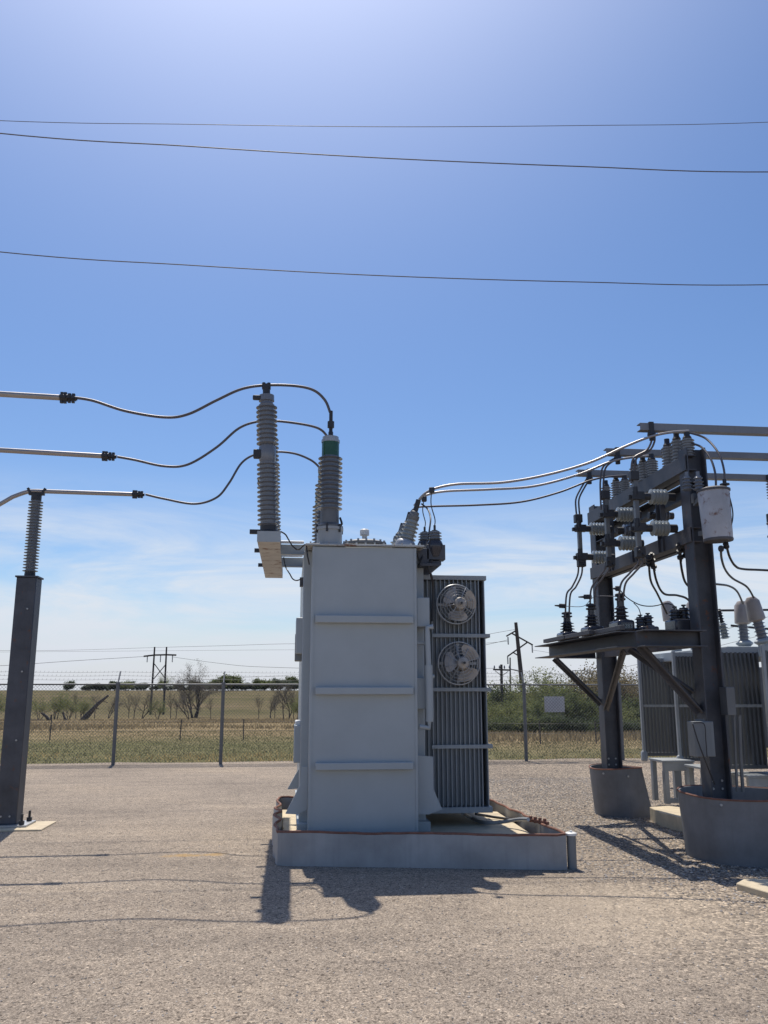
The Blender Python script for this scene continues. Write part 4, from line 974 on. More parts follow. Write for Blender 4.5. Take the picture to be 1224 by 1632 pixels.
mb = MB().tube([P(1161,787,8.4), P(1166,805,8.4), P(1168,822,8.4), P(1165,838,8.4), P(1159,842,8.42)], .007, 6, k=6).tube([P(1160,787,8.4), P(1161,800,8.4), P(1164,815,8.4), P(1162,828,8.4), P(1158,838,8.42)], .006, 6, k=6).tube([P(1161,786,8.4), P(1157,800,8.4)], .016, 8)
mb.tube([P(1158,832,8.42), P(1161,842,8.42)], .016, 6).tube([P(1155,822,8.40), P(1157,832,8.40)], .010, 6)
part('lead', mb, 'cable', can)
cable('jumper_wire', [P(1100,690,Yn), P(1125,699,8.8), P(1145,722,8.6), P(1154,750,8.5), P(1155,778,8.5)], .012, 'outer jumper arching from the near insulator down to the white can', 'conductor', 'wire', 'jumpers over the white can')
cable('jumper_wire', [P(1098,706,Yn), P(1117,712,8.8), P(1132,730,8.65), P(1140,755,8.55), P(1141,780,8.55)], .012, 'inner jumper arching from the near insulator down behind the white can', 'conductor', 'wire', 'jumpers over the white can')
def drop2(pts, Y0, Y1, lab):
    n = len(pts); q = [P(a, b, Y0+(Y1-Y0)*j/(n-1)) for j, (a, b) in enumerate(pts)]
    o = thing('secondary_cable', q[-1], lab, 'cable', 'cables under the white can'); part('cable', MB().tube(q, .013, 8, k=8), 'cable', o)
    part('gland', MB().lathe(q[0]-V((0,0,.02)), q[0]-q[1], [(0,.014),(.01,.03),(.03,.03),(.035,.016),(.05,.016),(.055,.03),(.07,.03)], 10), 'black', o)
drop2([(1149,873),(1150,890),(1156,908),(1168,922),(1190,935),(1201,952)], 8.5, 10.6, 'left cable hanging under the white can toward the beige bushing guard')
drop2([(1158,870),(1163,888),(1172,902),(1185,907),(1224,909),(1330,916)], 8.5, 9.2, 'right cable under the white can running level off the right edge')
cable('secondary_cable', [P(1120,929,9.3), P(1142,931,9.5), P(1162,934,10), P(1175,943,10.5), P(1184,962,10.9)], .013, 'dark cable looping out from behind the near column to a beige bushing guard', 'cable', 'cable', 'cables under the white can')
# insulator hanging at the right edge
q0 = P(1226, 757, 10.92); kk = 11.3/F
o = thing('hanging_insulator', V((q0.x, 10.92, P(1222,862,10.92).z)), 'dark insulator and fuse body hanging from the lowest channel at the right edge', 'insulator')
part('porcelain', MB().lathe((q0.x, 10.92, P(1224,765,10.92).z), (0,0,-1), shed_profile(.28, 4*kk, 7*kk, 7), 14), 'porc', o)
part('fitting', MB().cyl((q0.x, 10.92, q0.z), (q0.x, 10.92, P(1224,765,10.92).z), .05, 10).lathe((q0.x, 10.92, P(1224,818,10.92).z), (0,0,-1), [(-.12,.015),(0,.03),(.01,.09),(.13,.09),(.14,.10),(.16,.08),(.30,.08),(.31,.10),(.33,.10)], 14), 'black', o)

# breaker style bushings along the platform
def platform_bushing(px, py_base, py_top, Y, s, lab, text=None, base_w=14):
    kk = Y*1.02/F; x = X(px, py_base, Y); z = ZP+.012; T = P(px, py_top, Y).z-z
    o = thing('instrument_transformer', V((x, Y, z)), lab, 'transformer', 'dark instrument transformers on the platform')
    b_ = part('base', MB().box(x-base_w*kk*s, x+base_w*kk*s, Y-.16, Y+.16, z, z+T*.30), 'porcdark', o, bevel=.03)
    part('porcelain', MB().lathe((x, Y, z+T*.28), (0,0,1), shed_profile(T*.38, 8*kk*s, 13*kk*s, 4, .85), 20), 'porcdark', o)
    part('neck', MB().lathe((x, Y, z+T*.66), (0,0,1), [(0, 6*kk*s), (T*.2, 6*kk*s)], 14), 'porcdark', o)
    part('terminal', MB().lathe((x, Y, z+T*.80), (0,0,1), [(0, 5*kk), (T*.02, 8.5*kk), (T*.06, 8.5*kk), (T*.07, 5*kk), (T*.10, 5*kk), (T*.12, 8.5*kk), (T*.17, 8*kk), (T*.2, 4*kk)], 14), 'black', o)
    part('mounting_skid', MB().box(x-.20, x-.14, Y-.45, Y+.45, z+.001, z+.05).box(x+.14, x+.19, Y-.45, Y+.45, z+.001, z+.05), 'steelrust', o, bevel=.004)
    if text:
        cu = bpy.data.curves.new('number_text', 'FONT'); cu.body = text; cu.size = T*.14; cu.extrude = .001; cu.align_x = 'CENTER'
        to = bpy.data.objects.new('number_text', cu); COL.objects.link(to)
        me = bpy.data.meshes.new_from_object(to.evaluated_get(bpy.context.evaluated_depsgraph_get())); bpy.data.objects.remove(to); bpy.data.curves.remove(cu)
        me.materials.append(M['porclight']); n_ = bpy.data.objects.new('number_mark', me); COL.objects.link(n_)
        me.transform(Matrix.Translation(V((x+.0, Y-.163, z+T*.10))-LOC[o]) @ Matrix.Rotation(R(90), 4, 'X')); n_.parent = o; LOC[n_] = LOC[o]
platform_bushing(905, 1018, 975, 11.05, .95, 'leftmost dark ribbed instrument transformer at the far end of the platform')
platform_bushing(944, 1008, 962, 10.1, .95, 'second dark ribbed instrument transformer from the left on the platform')
platform_bushing(991, 1000, 945, 9.35, 1.0, 'largest dark ribbed instrument transformer with a painted number on its base', '1283')
for i, (px, yb_, yt, Y, s) in enumerate([(1028, 1002, 976, 9.2, 1.0), (1085, 1000, 964, 9.2, 1.2)]):
    kk = Y*1.02/F; x = X(px, yb_, Y); z = ZP+.012; T = P(px, yt, Y).z-z
    o = thing('potential_transformer', V((x, Y, z)), ['smaller dark twin bushing unit on the front platform beam', 'larger dark twin bushing unit next to the near column'][i], 'transformer', 'twin bushing units on the platform')
    part('base', MB().box(x-15*kk*s, x+15*kk*s, Y-.15, Y+.15, z, z+T*(.25 if i == 0 else .45)), 'porcdark', o, bevel=.02)
    h0 = T*(.24 if i == 0 else .44)
    for dx_, f_ in ((-7, .85), (6, 1.0)):
        part('bushing', MB().lathe((x+dx_*kk*s, Y, z+h0), (0,0,1), shed_profile((T-h0)*.8*f_, 6*kk*s, 9*kk*s, 3), 16).lathe((x+dx_*kk*s, Y, z+h0+(T-h0)*.8*f_), (0,0,1), [(0, 2*kk), (T*.06, 2*kk), (T*.07, 4*kk), (T*.12, 4*kk)], 8), 'porcdark', o)
# hot stick studs and the thin neutral wire on the platform
for i, (p1, p2, Y) in enumerate([((884,965),(901,966),11.0), ((922,951.5),(942,951),10.1), ((976,938),(988,938),9.3)]):
    a, b = P(*p1, Y), P(*p2, Y)
    single('ground_stud', MB().lathe(b, a-b, [(0,.03),((a-b).length*.55,.03),((a-b).length*.6,.015),((a-b).length,.008)], 10), 'black', ['dark grounding stud on the left twin conductors', 'dark grounding stud on the middle twin conductors', 'dark grounding stud on the right twin conductors'][i], 'clamp', 'grounding studs')
cable('neutral_wire', [P(901,966,11), P(930,966,10.6), P(948,951,10.1), P(986,951,9.4)], .004, 'thin straight wire linking the twin conductors above the platform', 'wire', 'wire')
cable('neutral_wire', [P(988,940,9.3), P(1000,953,9.3), P(1020,964,9.3), P(1040,966,9.3), P(1062,962,9.25), P(1075,966,9.2), P(1079,972,9.2)], .006, 'thin drooping wire from the right twin conductors to the larger twin bushing unit', 'wire', 'cable')
cable('neutral_wire', [P(1010,961,9.3), P(1018,970,9.25), P(1022,984,9.2)], .005, 'short thin wire dropping to the smaller twin bushing unit', 'wire', 'cable')
# boxes and conduit on the near column
ck = thing('junction_box', P(1123, 1208, 8.6), 'light grey junction box with a dark strap on the lower near column', 'box')
a, b = P(1105, 1150, 8.6), P(1141, 1206, 8.6)
part('case', MB().box(a.x, b.x, 8.6, 8.75, b.z, a.z), 'box', ck, bevel=.006)
part('bracket', MB().box(b.x-.12, b.x-.02, 8.75, 8.78, b.z-.02, a.z+.02), 'galvdark', ck)
cable('conduit_cable', [P(1104,1154,8.57), P(1112,1180,8.57), P(1122,1207,8.57), P(1131,1230,8.6), P(1139,1250,8.7)], .007, 'thin black cable slanting across the grey junction box', 'cable')
cable('conduit_cable', [P(1105,1152,8.57), P(1122,1154,8.57), P(1125,1180,8.57), P(1127,1207,8.57)], .005, 'thin black cable down the face of the grey junction box', 'cable')
a, b = P(1157, 1095, 8.7), P(1174, 1140, 8.7)
single('meter_box', MB().box(a.x, b.x, 8.7, 8.85, b.z, a.z), 'galvdark', 'narrow dull metal box on the right side of the near column', 'box', bevel=.006)
single('conduit', MB().tube([P(1178,1140,8.8), P(1180,1200,8.8), P(1184,1262,8.8)], .018, 10).tube([P(1170,1140,8.8), P(1172,1200,8.8), P(1175,1262,8.8)], .014, 10), 'galvdark', 'pair of dull conduits running down behind the near column', 'conduit')

# ------------------------------------------------------------------ second transformer at the right
t2x = X(1030, 1120, 13.0); 
t2 = thing('second_transformer', V((7.2, 12.5, .3)), 'darker transformer with banks of radiator fins standing on legs at the right edge', 'transformer')
z0_, z1_ = .72, 2.16
def bank(px0, px1, Y, dep, nf_, yt, yb_):
    x0, x1 = X(px0, 1120, Y), X(px1, 1120, Y); zt_ = P(px0, yt, Y).z; zb_ = P((px0+px1)/2, yb_, Y).z
    o = part('radiator_header', MB().box(x0+.04, x1, Y+.01, Y+dep, zt_-.06, zt_), 'radlight', t2)
    part('bottom_header', MB().box(x0+.04, x1, Y+.01, Y+dep, zb_, zb_+.05), 'fin2', o)
    part('tie_bar', MB().box(x0+.045, x1-.02, Y-.012, Y+.003, P(px0, 1125, Y).z-.018, P(px0, 1125, Y).z+.018), 'radlight', o)
    part('end_channel', MB().box(x0, x0+.04, Y, Y+.05, zb_+.02, zt_+.02).lathe((x0+.02, Y+.03, zb_+.02), (0,0,1), [(-.10,.03),(-.08,.05),(.03,.05),(.06,.03)], 12), 'radlight', o, bevel=.004)
    mb = MB(); s_ = (x1-x0-.07)/(nf_-1)
    for i in range(nf_):
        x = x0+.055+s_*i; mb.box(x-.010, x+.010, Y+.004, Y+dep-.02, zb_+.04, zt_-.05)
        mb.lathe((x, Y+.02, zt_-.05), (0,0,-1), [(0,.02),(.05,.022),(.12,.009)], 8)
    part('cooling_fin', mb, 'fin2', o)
bank(1021, 1083, 13.0, .13, 11, 1049, 1205)
bank(1077, 1150, 11.9, .13, 13, 1040, 1213)
bank(1130, 1216, 10.7, .13, 12, 1033, 1226)
bank(1222, 1330, 10.2, .13, 12, 1030, 1232)
xt2 = X(1150, 1120, 13.3)
part('tank', MB().box(X(1110,1120,13.6), X(1110,1120,13.6)+2.6, 13.8, 15.4, .75, 2.05), 'fin2', t2, bevel=.02)
part('cover', MB().box(X(1158,1030,11.0), X(1158,1030,11.0)+1.5, 11.0, 14, 2.10, 2.24), 'tank', t2, bevel=.01)
# legs
def stand(px0, px1, ytop, Y, zf):
    x0, x1 = X(px0, ytop, Y), X(px1, ytop, Y); zt_ = P(px0, ytop, Y).z
    mb = MB().box(x0, x1, Y, Y+.5, zt_-.03, zt_).box(x0+.01, x1-.01, Y+.01, Y+.07, zt_-.14, zt_-.031)
    for x in (x0+.015, x1-.115):
        w_ = .06 if x < (x0+x1)/2 else .10
        mb.box(x, x+w_, Y+.012, Y+.10, zf, zt_-.141).box(x, x+w_, Y+.40, Y+.48, zf, zt_-.031)
    mb.box(x0+.076, x1-.116, Y+.02, Y+.06, zf+.01, zf+.07)
    part('leg_stand', mb, 'radlight', t2, bevel=.004)
stand(1057, 1107, 1212, 11.6, .17); stand(1118, 1165, 1223, 10.9, .17); stand(1192, 1260, 1236, 10.4, .17)
# its bushings with beige guards
for px, py, Y, tilt, s in ((1187, 1020, 11.4, 0, 1.0), (1218, 1016, 10.7, -.22, 1.1), (1075, 1010, 13.2, -.15, .9), (1108, 1010, 13.0, 0, .9)):
    kk = Y*1.04/F*s; b0 = P(px, py+10, Y); d = V((tilt, 0, 1)).normalized()
    o = part('bushing', MB().lathe(b0-d*.25, d, [(0, 9*kk), (.25, 9*kk), (.28, 13*kk), (.30, 13*kk), (.33, 8*kk)], 18), 'tank', t2)
    part('porcelain', MB().lathe(b0+d*.06, d, shed_profile(.28, 6.5*kk, 9*kk, 6), 18), 'porc', o)
    part('guard', MB().lathe(b0+d*.30, d, [(0, 9*kk), (.02, 12.5*kk), (.26, 11*kk), (.32, 6*kk), (.33, 2*kk)], 10), 'clear', o)
q = P(1156, 1018, 11.6); kk = 12/F
o = part('arrester', MB().lathe(q, (-.15,0,1), shed_profile(.22, 5*kk, 8*kk, 5), 16), 'porclight', t2)
part('fuse_link', MB().lathe(q+V((-.03,0,.22)), (-.15,0,1), shed_profile(.2, 2.5*kk, 4.5*kk, 5), 12).bar(P(1144,973,11.6), P(1225,972,11.6), .02, .03).bar(P(1165,997,11.6), P(1230,1003,11.6), .02, .03), 'black', o)
# pads
def slab(pts, z, lab, mname='conc', depth=None):
    q = [G(a, b, z) for a, b in pts]; return single('concrete_slab', MB().prism([V((p.x, p.y, -.05)) for p in q], (0,0,z+.05)), mname, lab, 'slab', bevel=.01)
slab([(1052,1294),(1190,1330),(1190,1300),(1066,1284),(1035,1286)], .17, 'concrete footing block between the two pedestals under the leg stand')
slab([(1173,1407),(1290,1440),(1290,1402),(1186,1400)], .055, 'pale slab lying on the gravel at the lower right edge')

# ------------------------------------------------------------------ overhead wires and far lines
def span(pts, Y, r, lab, m='wire', group='overhead wires across the sky'):
    q = [P(a, b, Y) for a, b in pts]
    d0 = (q[0]-q[1]); d1 = (q[-1]-q[-2]); q = [q[0]+d0*2.2+V((0,0,.4))]+q+[q[-1]+d1*2.2+V((0,0,.4))]
    return single('overhead_wire', MB().tube(q, r, 6, k=8), m, lab, 'wire', group)
span([(-20,191.5),(300,198),(612,202),(930,200),(1244,194)], 21, .0085, 'thin faint wire crossing high above, topmost of the three', 'wire')
span([(-20,210.5),(300,233),(612,252),(930,265.5),(1244,274)], 13, .0095, 'dark overhead wire just below the topmost one')
span([(-20,399.5),(300,422.5),(612,439.5),(930,449.5),(1244,453.5)], 15, .0095, 'lowest overhead wire crossing the open sky')
# H frame line poles
YH = 150
hf = thing('h_frame_pole', V((X(250,1145,YH), YH, -2.1)), 'two pole wooden H frame line structure beyond the fence at the left', 'utility pole')
def at(px, py, Y): return P(px, py, Y)
zg = terr(X(250,1145,YH), YH)-.3
for (a, b) in ((243, 246.5), (261, 265.5)):
    p1 = at((a+b)/2, 1148, YH); p1.z = zg; p2 = at(b, 1031, YH); part('pole', MB().tube([V((p2.x-(.1 if a < 250 else -.05), YH, zg)), p2], [.19, .13], 10), 'wood', hf)
part('crossarm', MB().tube([at(229,1046,YH), at(246,1044,YH), at(265,1043.5,YH), at(281,1044,YH)], .14, 8), 'wood', hf)
part('x_brace', MB().tube([at(246,1058,YH), at(264,1082,YH)], .08, 6).tube([at(265,1058,YH), at(245,1082,YH)], .08, 6), 'wood', hf)
mb = MB()
for px in (235, 256, 275): mb.lathe(at(px, 1045, YH), (0,0,-1), shed_profile(1.1, .05, .11, 8), 8)
part('insulator_string', mb, 'porc', hf)
# poles on the right
YT = 105
tp = thing('transmission_pole', V((X(833,1172,YT), YT, terr(X(833,1172,YT), YT))), 'tall wooden line pole with slanted arms rising above the woods', 'utility pole')
part('pole', MB().tube([V((X(840,1180,YT), YT, -3)), at(822, 992, YT)], [.36, .20], 10), 'wood', tp)
part('arm', MB().tube([at(824,1004,YT), at(807,1014,YT)], .10, 6).tube([at(816,1009.5,YT), at(849,1028,YT)], .10, 6), 'wood', tp)
part('arm', MB().tube([at(840,1024,YT), at(809,1046,YT)], .10, 6).tube([at(818,1040,YT), at(828,1046,YT)], .08, 6), 'wood', tp)
mb = MB()
for px, py in ((809.5,1015),(848,1028),(809,1046)): mb.lathe(at(px, py, YT), (0.02,0,-1), shed_profile(.95, .05, .11, 8), 8)
part('insulator_string', mb, 'porc', tp)
YD = 75
dp = thing('distribution_pole', V((X(800,1165,YD), YD, terr(X(800,1165,YD), YD))), 'shorter wooden pole with a level crossarm left of the tall line pole', 'utility pole')
part('pole', MB().tube([V((X(800.5,1160,YD), YD, -2.2)), at(799, 1059, YD)], [.16, .11], 10), 'wood', dp)
part('crossarm', MB().bar(at(786,1067,YD), at(813.5,1068,YD), .12, .14).tube([at(789,1069,YD), at(799,1077,YD)], .03, 5).tube([at(810,1070,YD), at(800,1077,YD)], .03, 5), 'wood', dp)
mb = MB()
for px in (788, 796, 804, 812): mb.lathe(at(px, 1066, YD), (0,0,1), [(0,.03),(.08,.06),(.14,.08),(.2,.05),(.25,.06),(.3,.02)], 8)
part('pin_insulator', mb, 'porc', dp)
d2 = thing('line_pole', V((X(813,1160,115), 115, -2.3)), 'slim grey pole just behind the shorter wooden pole', 'utility pole')
part('pole', MB().tube([V((X(814,1160,115), 115, -2.5)), at(813, 1048, 115)], [.14,.09], 8), 'wood', d2)
part('crossarm', MB().bar(at(812,1066,115), at(828,1070,115), .10, .12), 'wood', d2)
lt = thing('lattice_gantry', V((X(935,1100,170), 170, -2)), 'pale lattice gantry far behind the woods', 'tower')
mb = MB()
q = lambda a, b: at(a, b, 170)
for a, b in (((912,1069),(956,1069)), ((912,1081),(956,1081)), ((920,1069),(920,1125)), ((926,1069),(926,1125)), ((942,1069),(942,1125)), ((950,1069),(950,1125)), ((920,1081),(934,1069)), ((934,1069),(950,1081)), ((912,1069),(920,1081)), ((956,1069),(950,1081))): mb.tube([q(*a), q(*b)], .09, 5)
part('frame', mb, 'galv', lt)
def farline(pts, Y0, Y1, r, lab):
    n = len(pts); single('line_wire', MB().tube([P(a, b, Y0+(Y1-Y0)*i/(n-1)) for i, (a, b) in enumerate(pts)], r, 5, k=5), 'wire', lab, 'wire', 'distant power line wires')
farline([(-200,1070),(0,1061),(120,1053),(235,1046)], 120, 150, .03, 'distant line wire from the left edge to the H frame pole')
farline([(246,1032),(360,1029),(480,1026),(640,1031),(822,1003)], 150, 105, .022, 'faint distant shield wire above the H frame to the right')
farline([(275,1047),(340,1056),(420,1063),(600,1062),(809,1020)], 150, 105, .025, 'faint distant conductor sagging right from the H frame')
farline([(-200,1034),(60,1037),(246,1032)], 130, 150, .02, 'faint distant shield wire left of the H frame')
farline([(788,1065),(640,1068),(480,1075),(200,1090)], 75, 180, .018, 'faint distant wire leaving the shorter pole to the left')
farline([(848,1036),(950,1046),(1100,1018),(1300,960)], 105, 60, .018, 'faint distant wire rising right from the tall line pole')
farline([(812,1066),(920,1075),(1100,1040),(1320,985)], 75, 45, .012, 'faint distant wire rising right from the shorter pole')
farline([(809,1022),(640,1034),(400,1036),(-100,1040)], 105, 190, .02, 'faint distant wire from the tall line pole to the left edge')

# ------------------------------------------------------------------ trees
def branch(mbT, mbC, leaf, p, d, L_, r, lvl, rg, maxl, spread, droop, seg_n=4, tw=3):
    pts = [p]; dd = d.normalized()
    for i in range(seg_n):
        dd = (dd+V((rg.gauss(0,.14), rg.gauss(0,.14), rg.gauss(0,.08)-droop))).normalized(); pts.append(pts[-1]+dd*L_/seg_n)
    n = len(pts); rs = [max(r*(1-.6*i/(n-1)), .006) for i in range(n)]
    (mbT if lvl <= 1 else mbC).tube(pts, rs, 5 if lvl < 1 else 3, cap=False)
    if lvl >= maxl:
        for q in pts[1:]: leaf.append((q, dd))
        return
    k_ = tw+(1 if lvl == 0 else 0)
    for i in range(k_):
        q = (.35 if lvl == 0 else .3)+.65*(i+rg.random()*.6)/k_; j = min(int(q*(n-1)), n-2); b0 = pts[j].lerp(pts[j+1], q*(n-1)-j)
        a = rg.uniform(0, 6.28); u, w_ = frame_of(dd); e = (dd*(1-spread*.4)+(u*math.cos(a)+w_*math.sin(a))*spread+V((0,0,.18))).normalized()
        branch(mbT, mbC, leaf, b0, e, L_*rg.uniform(.5, .72), r*.5, lvl+1, rg, maxl, spread, droop, 3, tw)
    branch(mbT, mbC, leaf, pts[-1], dd, L_*.62, rs[-1], lvl+1, rg, maxl, spread, droop, 3, tw)
def make_tree(name, H_, seed, lab, cat, leafm, nleaf=6, lsize=.09, stems=1, maxl=3, spread=.75, twigs=3, group=None, bark='bark', droop=0, cl=.22, lean=0, base=.12):
    rg = random.Random(seed); T, C, leaf = MB(), MB(), []
    for s_ in range(stems):
        a = rg.uniform(0, 6.28); off = V((math.cos(a), math.sin(a), 0))*(.0 if stems == 1 else .05*H_)
        d = V((math.cos(a)*(.0 if stems == 1 else .3)+lean, math.sin(a)*(.0 if stems == 1 else .3), 1))
        branch(T, C, leaf, off+V((0,0,-.15)), d, H_*.5*rg.uniform(.85, 1.1), H_*base*.14, 0, rg, maxl, spread, droop, 5, twigs)
    vs, fs = [], []
    for (q, dd) in leaf:
        for _ in range(nleaf):
            c = q+V((rg.gauss(0,cl), rg.gauss(0,cl), rg.gauss(0,cl*.8))); s_ = lsize*rg.uniform(.5, 1.3)
            u = V((rg.gauss(0,1), rg.gauss(0,1), rg.gauss(0,1))).normalized(); w_ = u.cross(V((rg.gauss(0,1), rg.gauss(0,1), rg.gauss(0,1)))).normalized()
            o = len(vs); vs += [c-u*s_, c+w_*s_*.6, c+u*s_, c-w_*s_*.6]; fs.append((o, o+1, o+2, o+3))
    C.add(vs, fs)
    top = max([v_.z for v_ in C.v]+[v_.z for v_ in T.v])
    f_ = H_/top
    for b_ in (T, C): b_.v = [v_*f_ for v_ in b_.v]
    root = thing(name, V((0,0,0)), lab, cat, group)
    CH[root] = [part('trunk', T, bark, root, smooth=False), part('crown', C, leafm, root, smooth=False)]
    root['_h'] = H_; return root
used = set()
def put(proto, px, pyb, pyt, Y, lab=None, rot=None, sx=1.0, group=None):
    o = proto if proto not in used else copy_tree(proto)
    if proto not in used: used.add(proto)
    x = X(px, pyb, Y); zg_ = terr(x, Y)-.05; top = P(px, pyt, Y).z
    s_ = max(.2, (top-zg_)/proto['_h']); o.location = (x, Y, zg_); o.scale = (s_*sx, s_*sx, s_); o.rotation_euler = (0, 0, rnd.uniform(0, 6.28) if rot is None else rot)
    if lab: o['label'] = lab
    if group: o['group'] = group
    return o
gL = 'saplings along the field edge'; gF = 'trees on the far ridge'; gW = 'trees of the right hand woods'
bigbare = make_tree('bare_tree', 8.5, 11, 'large leafless spreading tree right of the H frame pole', 'tree', 'twig_bud', 9, .06, stems=5, maxl=4, spread=.6, twigs=2, bark='bark', cl=.25, base=.16)
put(bigbare, 309, 1143, 1049, 125)
sap = [make_tree('sapling', 5, 21+i, 'thin leafless sapling in the field beyond the fence', 'tree', 'twig_bud', 4, .045, stems=1+i % 2, maxl=3, spread=.55, twigs=3, group=gL, bark='bark', cl=.2, base=.15) for i in range(3)]
sl = 'thin leafless sapling in the field beyond the fence'
for i, (px, b, tp_) in enumerate([(150,1146,1098),(172,1146,1100),(205,1146,1100),(213,1144,1096),(224,1146,1095),(272,1146,1090),(280,1146,1100),(302,1142,1098),(336,1144,1102),(412,1141,1102),(432,1142,1097),(438,1142,1095),(452,1142,1078),(458,1141,1080),(468,1142,1090),(120,1146,1096)]):
    put(sap[i % 3], px, b, tp_, 110+rnd.uniform(-10, 14), sl, group=gL, sx=.8)
bud = [make_tree('budding_tree', 5.5, 31+i, 'low sapling hazy with pale spring buds beyond the fence', 'tree', 'leaf_spring', 5, .075, stems=3, maxl=3, spread=.7, twigs=3, group='budding saplings beyond the fence', bark='bark', cl=.30, base=.13) for i in range(2)]
bl = 'low sapling hazy with pale spring buds beyond the fence'
for i, (px, b, tp_) in enumerate([(40,1150,1100),(62,1150,1104),(88,1150,1098),(108,1149,1102),(130,1148,1108),(20,1150,1098),(-10,1150,1100),(250,1145,1108),(475,1146,1106),(485,1145,1095)]):
    put(bud[i % 2], px, b, tp_, 100+rnd.uniform(-8, 12), bl, sx=1.0)
# fallen leaning trunk
lg = thing('leaning_tree', P(127, 1153, 100), 'dead trunk leaning steeply to the right beyond the left fence posts', 'tree')
mb = MB().tube([P(126,1154,100), P(140,1138,100), P(156,1122,100), P(173,1108,100)], [.32,.26,.2,.12], 7).tube([P(128,1153,100), P(142,1141,100), P(150,1132,100)], [.22,.16,.08], 6); part('trunk', mb, 'bark', lg)
part('branch', MB().tube([P(150,1128,100), P(158,1130,100)], .05, 5).tube([P(163,1117,100), P(172,1120,100)], .04, 5), 'bark', lg)
l2 = thing('fallen_tree', P(72, 1152, 98), 'fallen dead limbs lying low in the field beside the left column', 'tree')
part('trunk', MB().tube([P(46,1148,98), P(62,1149,98), P(80,1151,98), P(94,1152,98)], [.10,.16,.2,.14], 6).tube([P(66,1136,98), P(74,1142,98), P(80,1150,98)], [.1,.16,.2], 6).tube([P(81,1150,98), P(82,1139,98)], .10, 6), 'bark', l2)
part('branch', MB().tube([P(100,1135,98), P(103,1144,98), P(107,1152,98)], [.10,.13,.15], 6), 'bark', l2)
# ridge trees
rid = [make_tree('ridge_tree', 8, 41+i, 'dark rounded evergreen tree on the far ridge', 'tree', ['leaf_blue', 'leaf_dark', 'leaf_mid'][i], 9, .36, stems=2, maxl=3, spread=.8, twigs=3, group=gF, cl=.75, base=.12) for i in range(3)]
rg_ = random.Random(77)
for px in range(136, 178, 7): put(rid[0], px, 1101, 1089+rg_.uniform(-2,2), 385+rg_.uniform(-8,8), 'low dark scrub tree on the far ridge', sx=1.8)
for px in range(170, 480, 7):
    if 415 < px < 438 and px % 3 == 0: continue
    hgt = 1088 if px < 335 else 1079
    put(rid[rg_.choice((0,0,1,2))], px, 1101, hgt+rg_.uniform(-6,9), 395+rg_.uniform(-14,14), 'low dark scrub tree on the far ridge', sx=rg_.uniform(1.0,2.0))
put(rid[2], 356, 1100, 1072, 380, 'taller green rounded tree rising above the ridge scrub', sx=1.2); put(rid[2], 370, 1100, 1073, 384, 'taller green tree next to the other on the ridge', sx=1.2); put(rid[2], 408, 1100, 1078, 382, 'pointed green tree at the right of the ridge scrub', sx=1.0)
put(rid[1], 110, 1101, 1083, 378, 'lone dark rounded tree on the ridge at the left', sx=1.3); put(rid[1], 181, 1101, 1085, 388, 'small dark rounded tree behind the second fence post', sx=1.3)
put(bud[0], 199, 1101, 1082, 380, 'thin pale tree behind the second fence post', sx=1.2); put(bud[1], 262, 1101, 1072, 378, 'pale budding tree behind the H frame pole', sx=1.2)
put(bud[0], 203, 1101, 1085, 382, 'faint pale tree left of the H frame pole', sx=1.4)
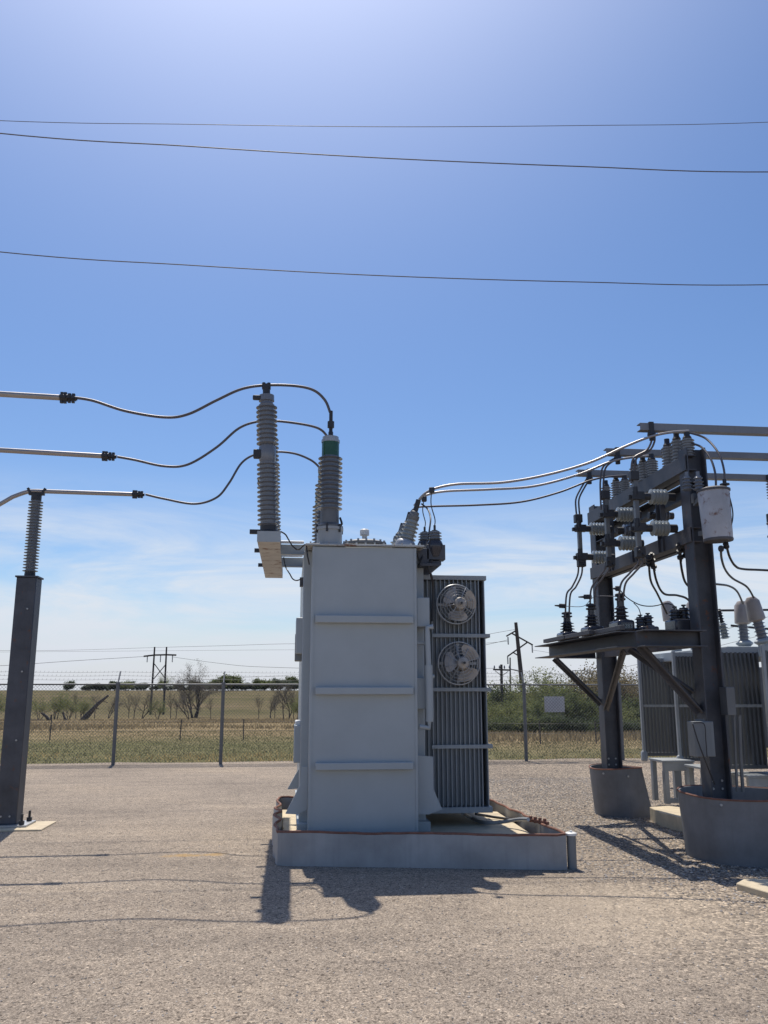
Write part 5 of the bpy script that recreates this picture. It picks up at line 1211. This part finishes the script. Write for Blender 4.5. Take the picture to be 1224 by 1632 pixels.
# woods on the right
woods = [make_tree('broadleaf_tree', 5, 51+i, 'tree', 'tree', lm, nl, ls, stems=st_, maxl=3, spread=.85, twigs=3, group=gW, cl=cl_, base=.13) for i, (lm, nl, ls, st_, cl_) in enumerate([('leaf_spring', 9, .085, 2, .24), ('leaf_mid', 10, .09, 2, .26), ('leaf_dark', 10, .09, 2, .26), ('leaf_rust', 9, .085, 2, .26), ('leaf_spring', 8, .075, 1, .22)])]
wl = ['bright spring green broadleaf tree in the woods beyond the fence', 'mid green broadleaf tree in the woods beyond the fence', 'dark green tree in the woods beyond the fence', 'reddish budding tree in the woods beyond the fence', 'slender pale green tree in the woods beyond the fence']
rg_ = random.Random(5)
front = [(785,0,1105),(797,2,1112),(812,1,1108),(826,0,1110),(845,0,1100),(858,1,1104),(870,0,1098),(884,2,1100),(897,1,1096),(912,2,1094),(925,1,1100),(938,2,1098),(950,1,1104),(963,2,1100),(978,0,1108),(990,2,1102),(1004,1,1106),(1018,2,1110),(1034,1,1104),(1052,2,1100),(1075,1,1098),(1100,2,1096),(1130,1,1094),(1170,2,1090),(1215,1,1092)]
for px, kk, tp_ in front: put(woods[kk], px, 1172, tp_+rg_.uniform(-7,7), 53+rg_.uniform(-3,6), wl[kk], sx=1.1)
back = [(780,1,1090),(792,2,1088),(806,0,1090),(820,2,1092),(838,4,1064),(846,4,1068),(860,0,1085),(872,0,1088),(882,4,1070),(888,0,1078),(900,2,1085),(910,2,1082),(922,1,1088),(934,2,1086),(948,3,1056),(960,3,1052),(975,3,1060),(985,3,1058),(1000,3,1066),(1012,3,1068),(1030,2,1075),(1060,1,1080),(1100,2,1078),(1150,1,1075),(1200,2,1070)]
for px, kk, tp_ in back: put(woods[kk], px, 1165, tp_-5, 78+rg_.uniform(-6,8), wl[kk], sx=1.1)
brush = [(788,1),(806,2),(824,1),(842,0),(860,2),(880,1),(903,2),(925,2),(946,1),(966,2),(988,1),(1010,2),(1030,0),(815,2),(870,2),(915,1),(955,2)]
shrub = [make_tree('shrub', 2, 71+i, 'brush', 'shrub', lm, 12, .06, stems=4, maxl=2, spread=.9, twigs=4, group='brush along the foot of the woods', cl=.22, base=.1) for i, lm in enumerate(['leaf_spring', 'leaf_mid', 'leaf_dark'])]
sl_ = ['pale green shrub at the foot of the woods', 'mid green shrub at the foot of the woods', 'dark green shrub at the foot of the woods']
for px, kk in brush: put(shrub[kk], px+rg_.uniform(-4,4), 1172, 1138+rg_.uniform(-8,8), 48+rg_.uniform(-1.5,2.0), sl_[kk], sx=1.5)
for o in list(COL.objects):
    if '_h' in o: del o['_h']
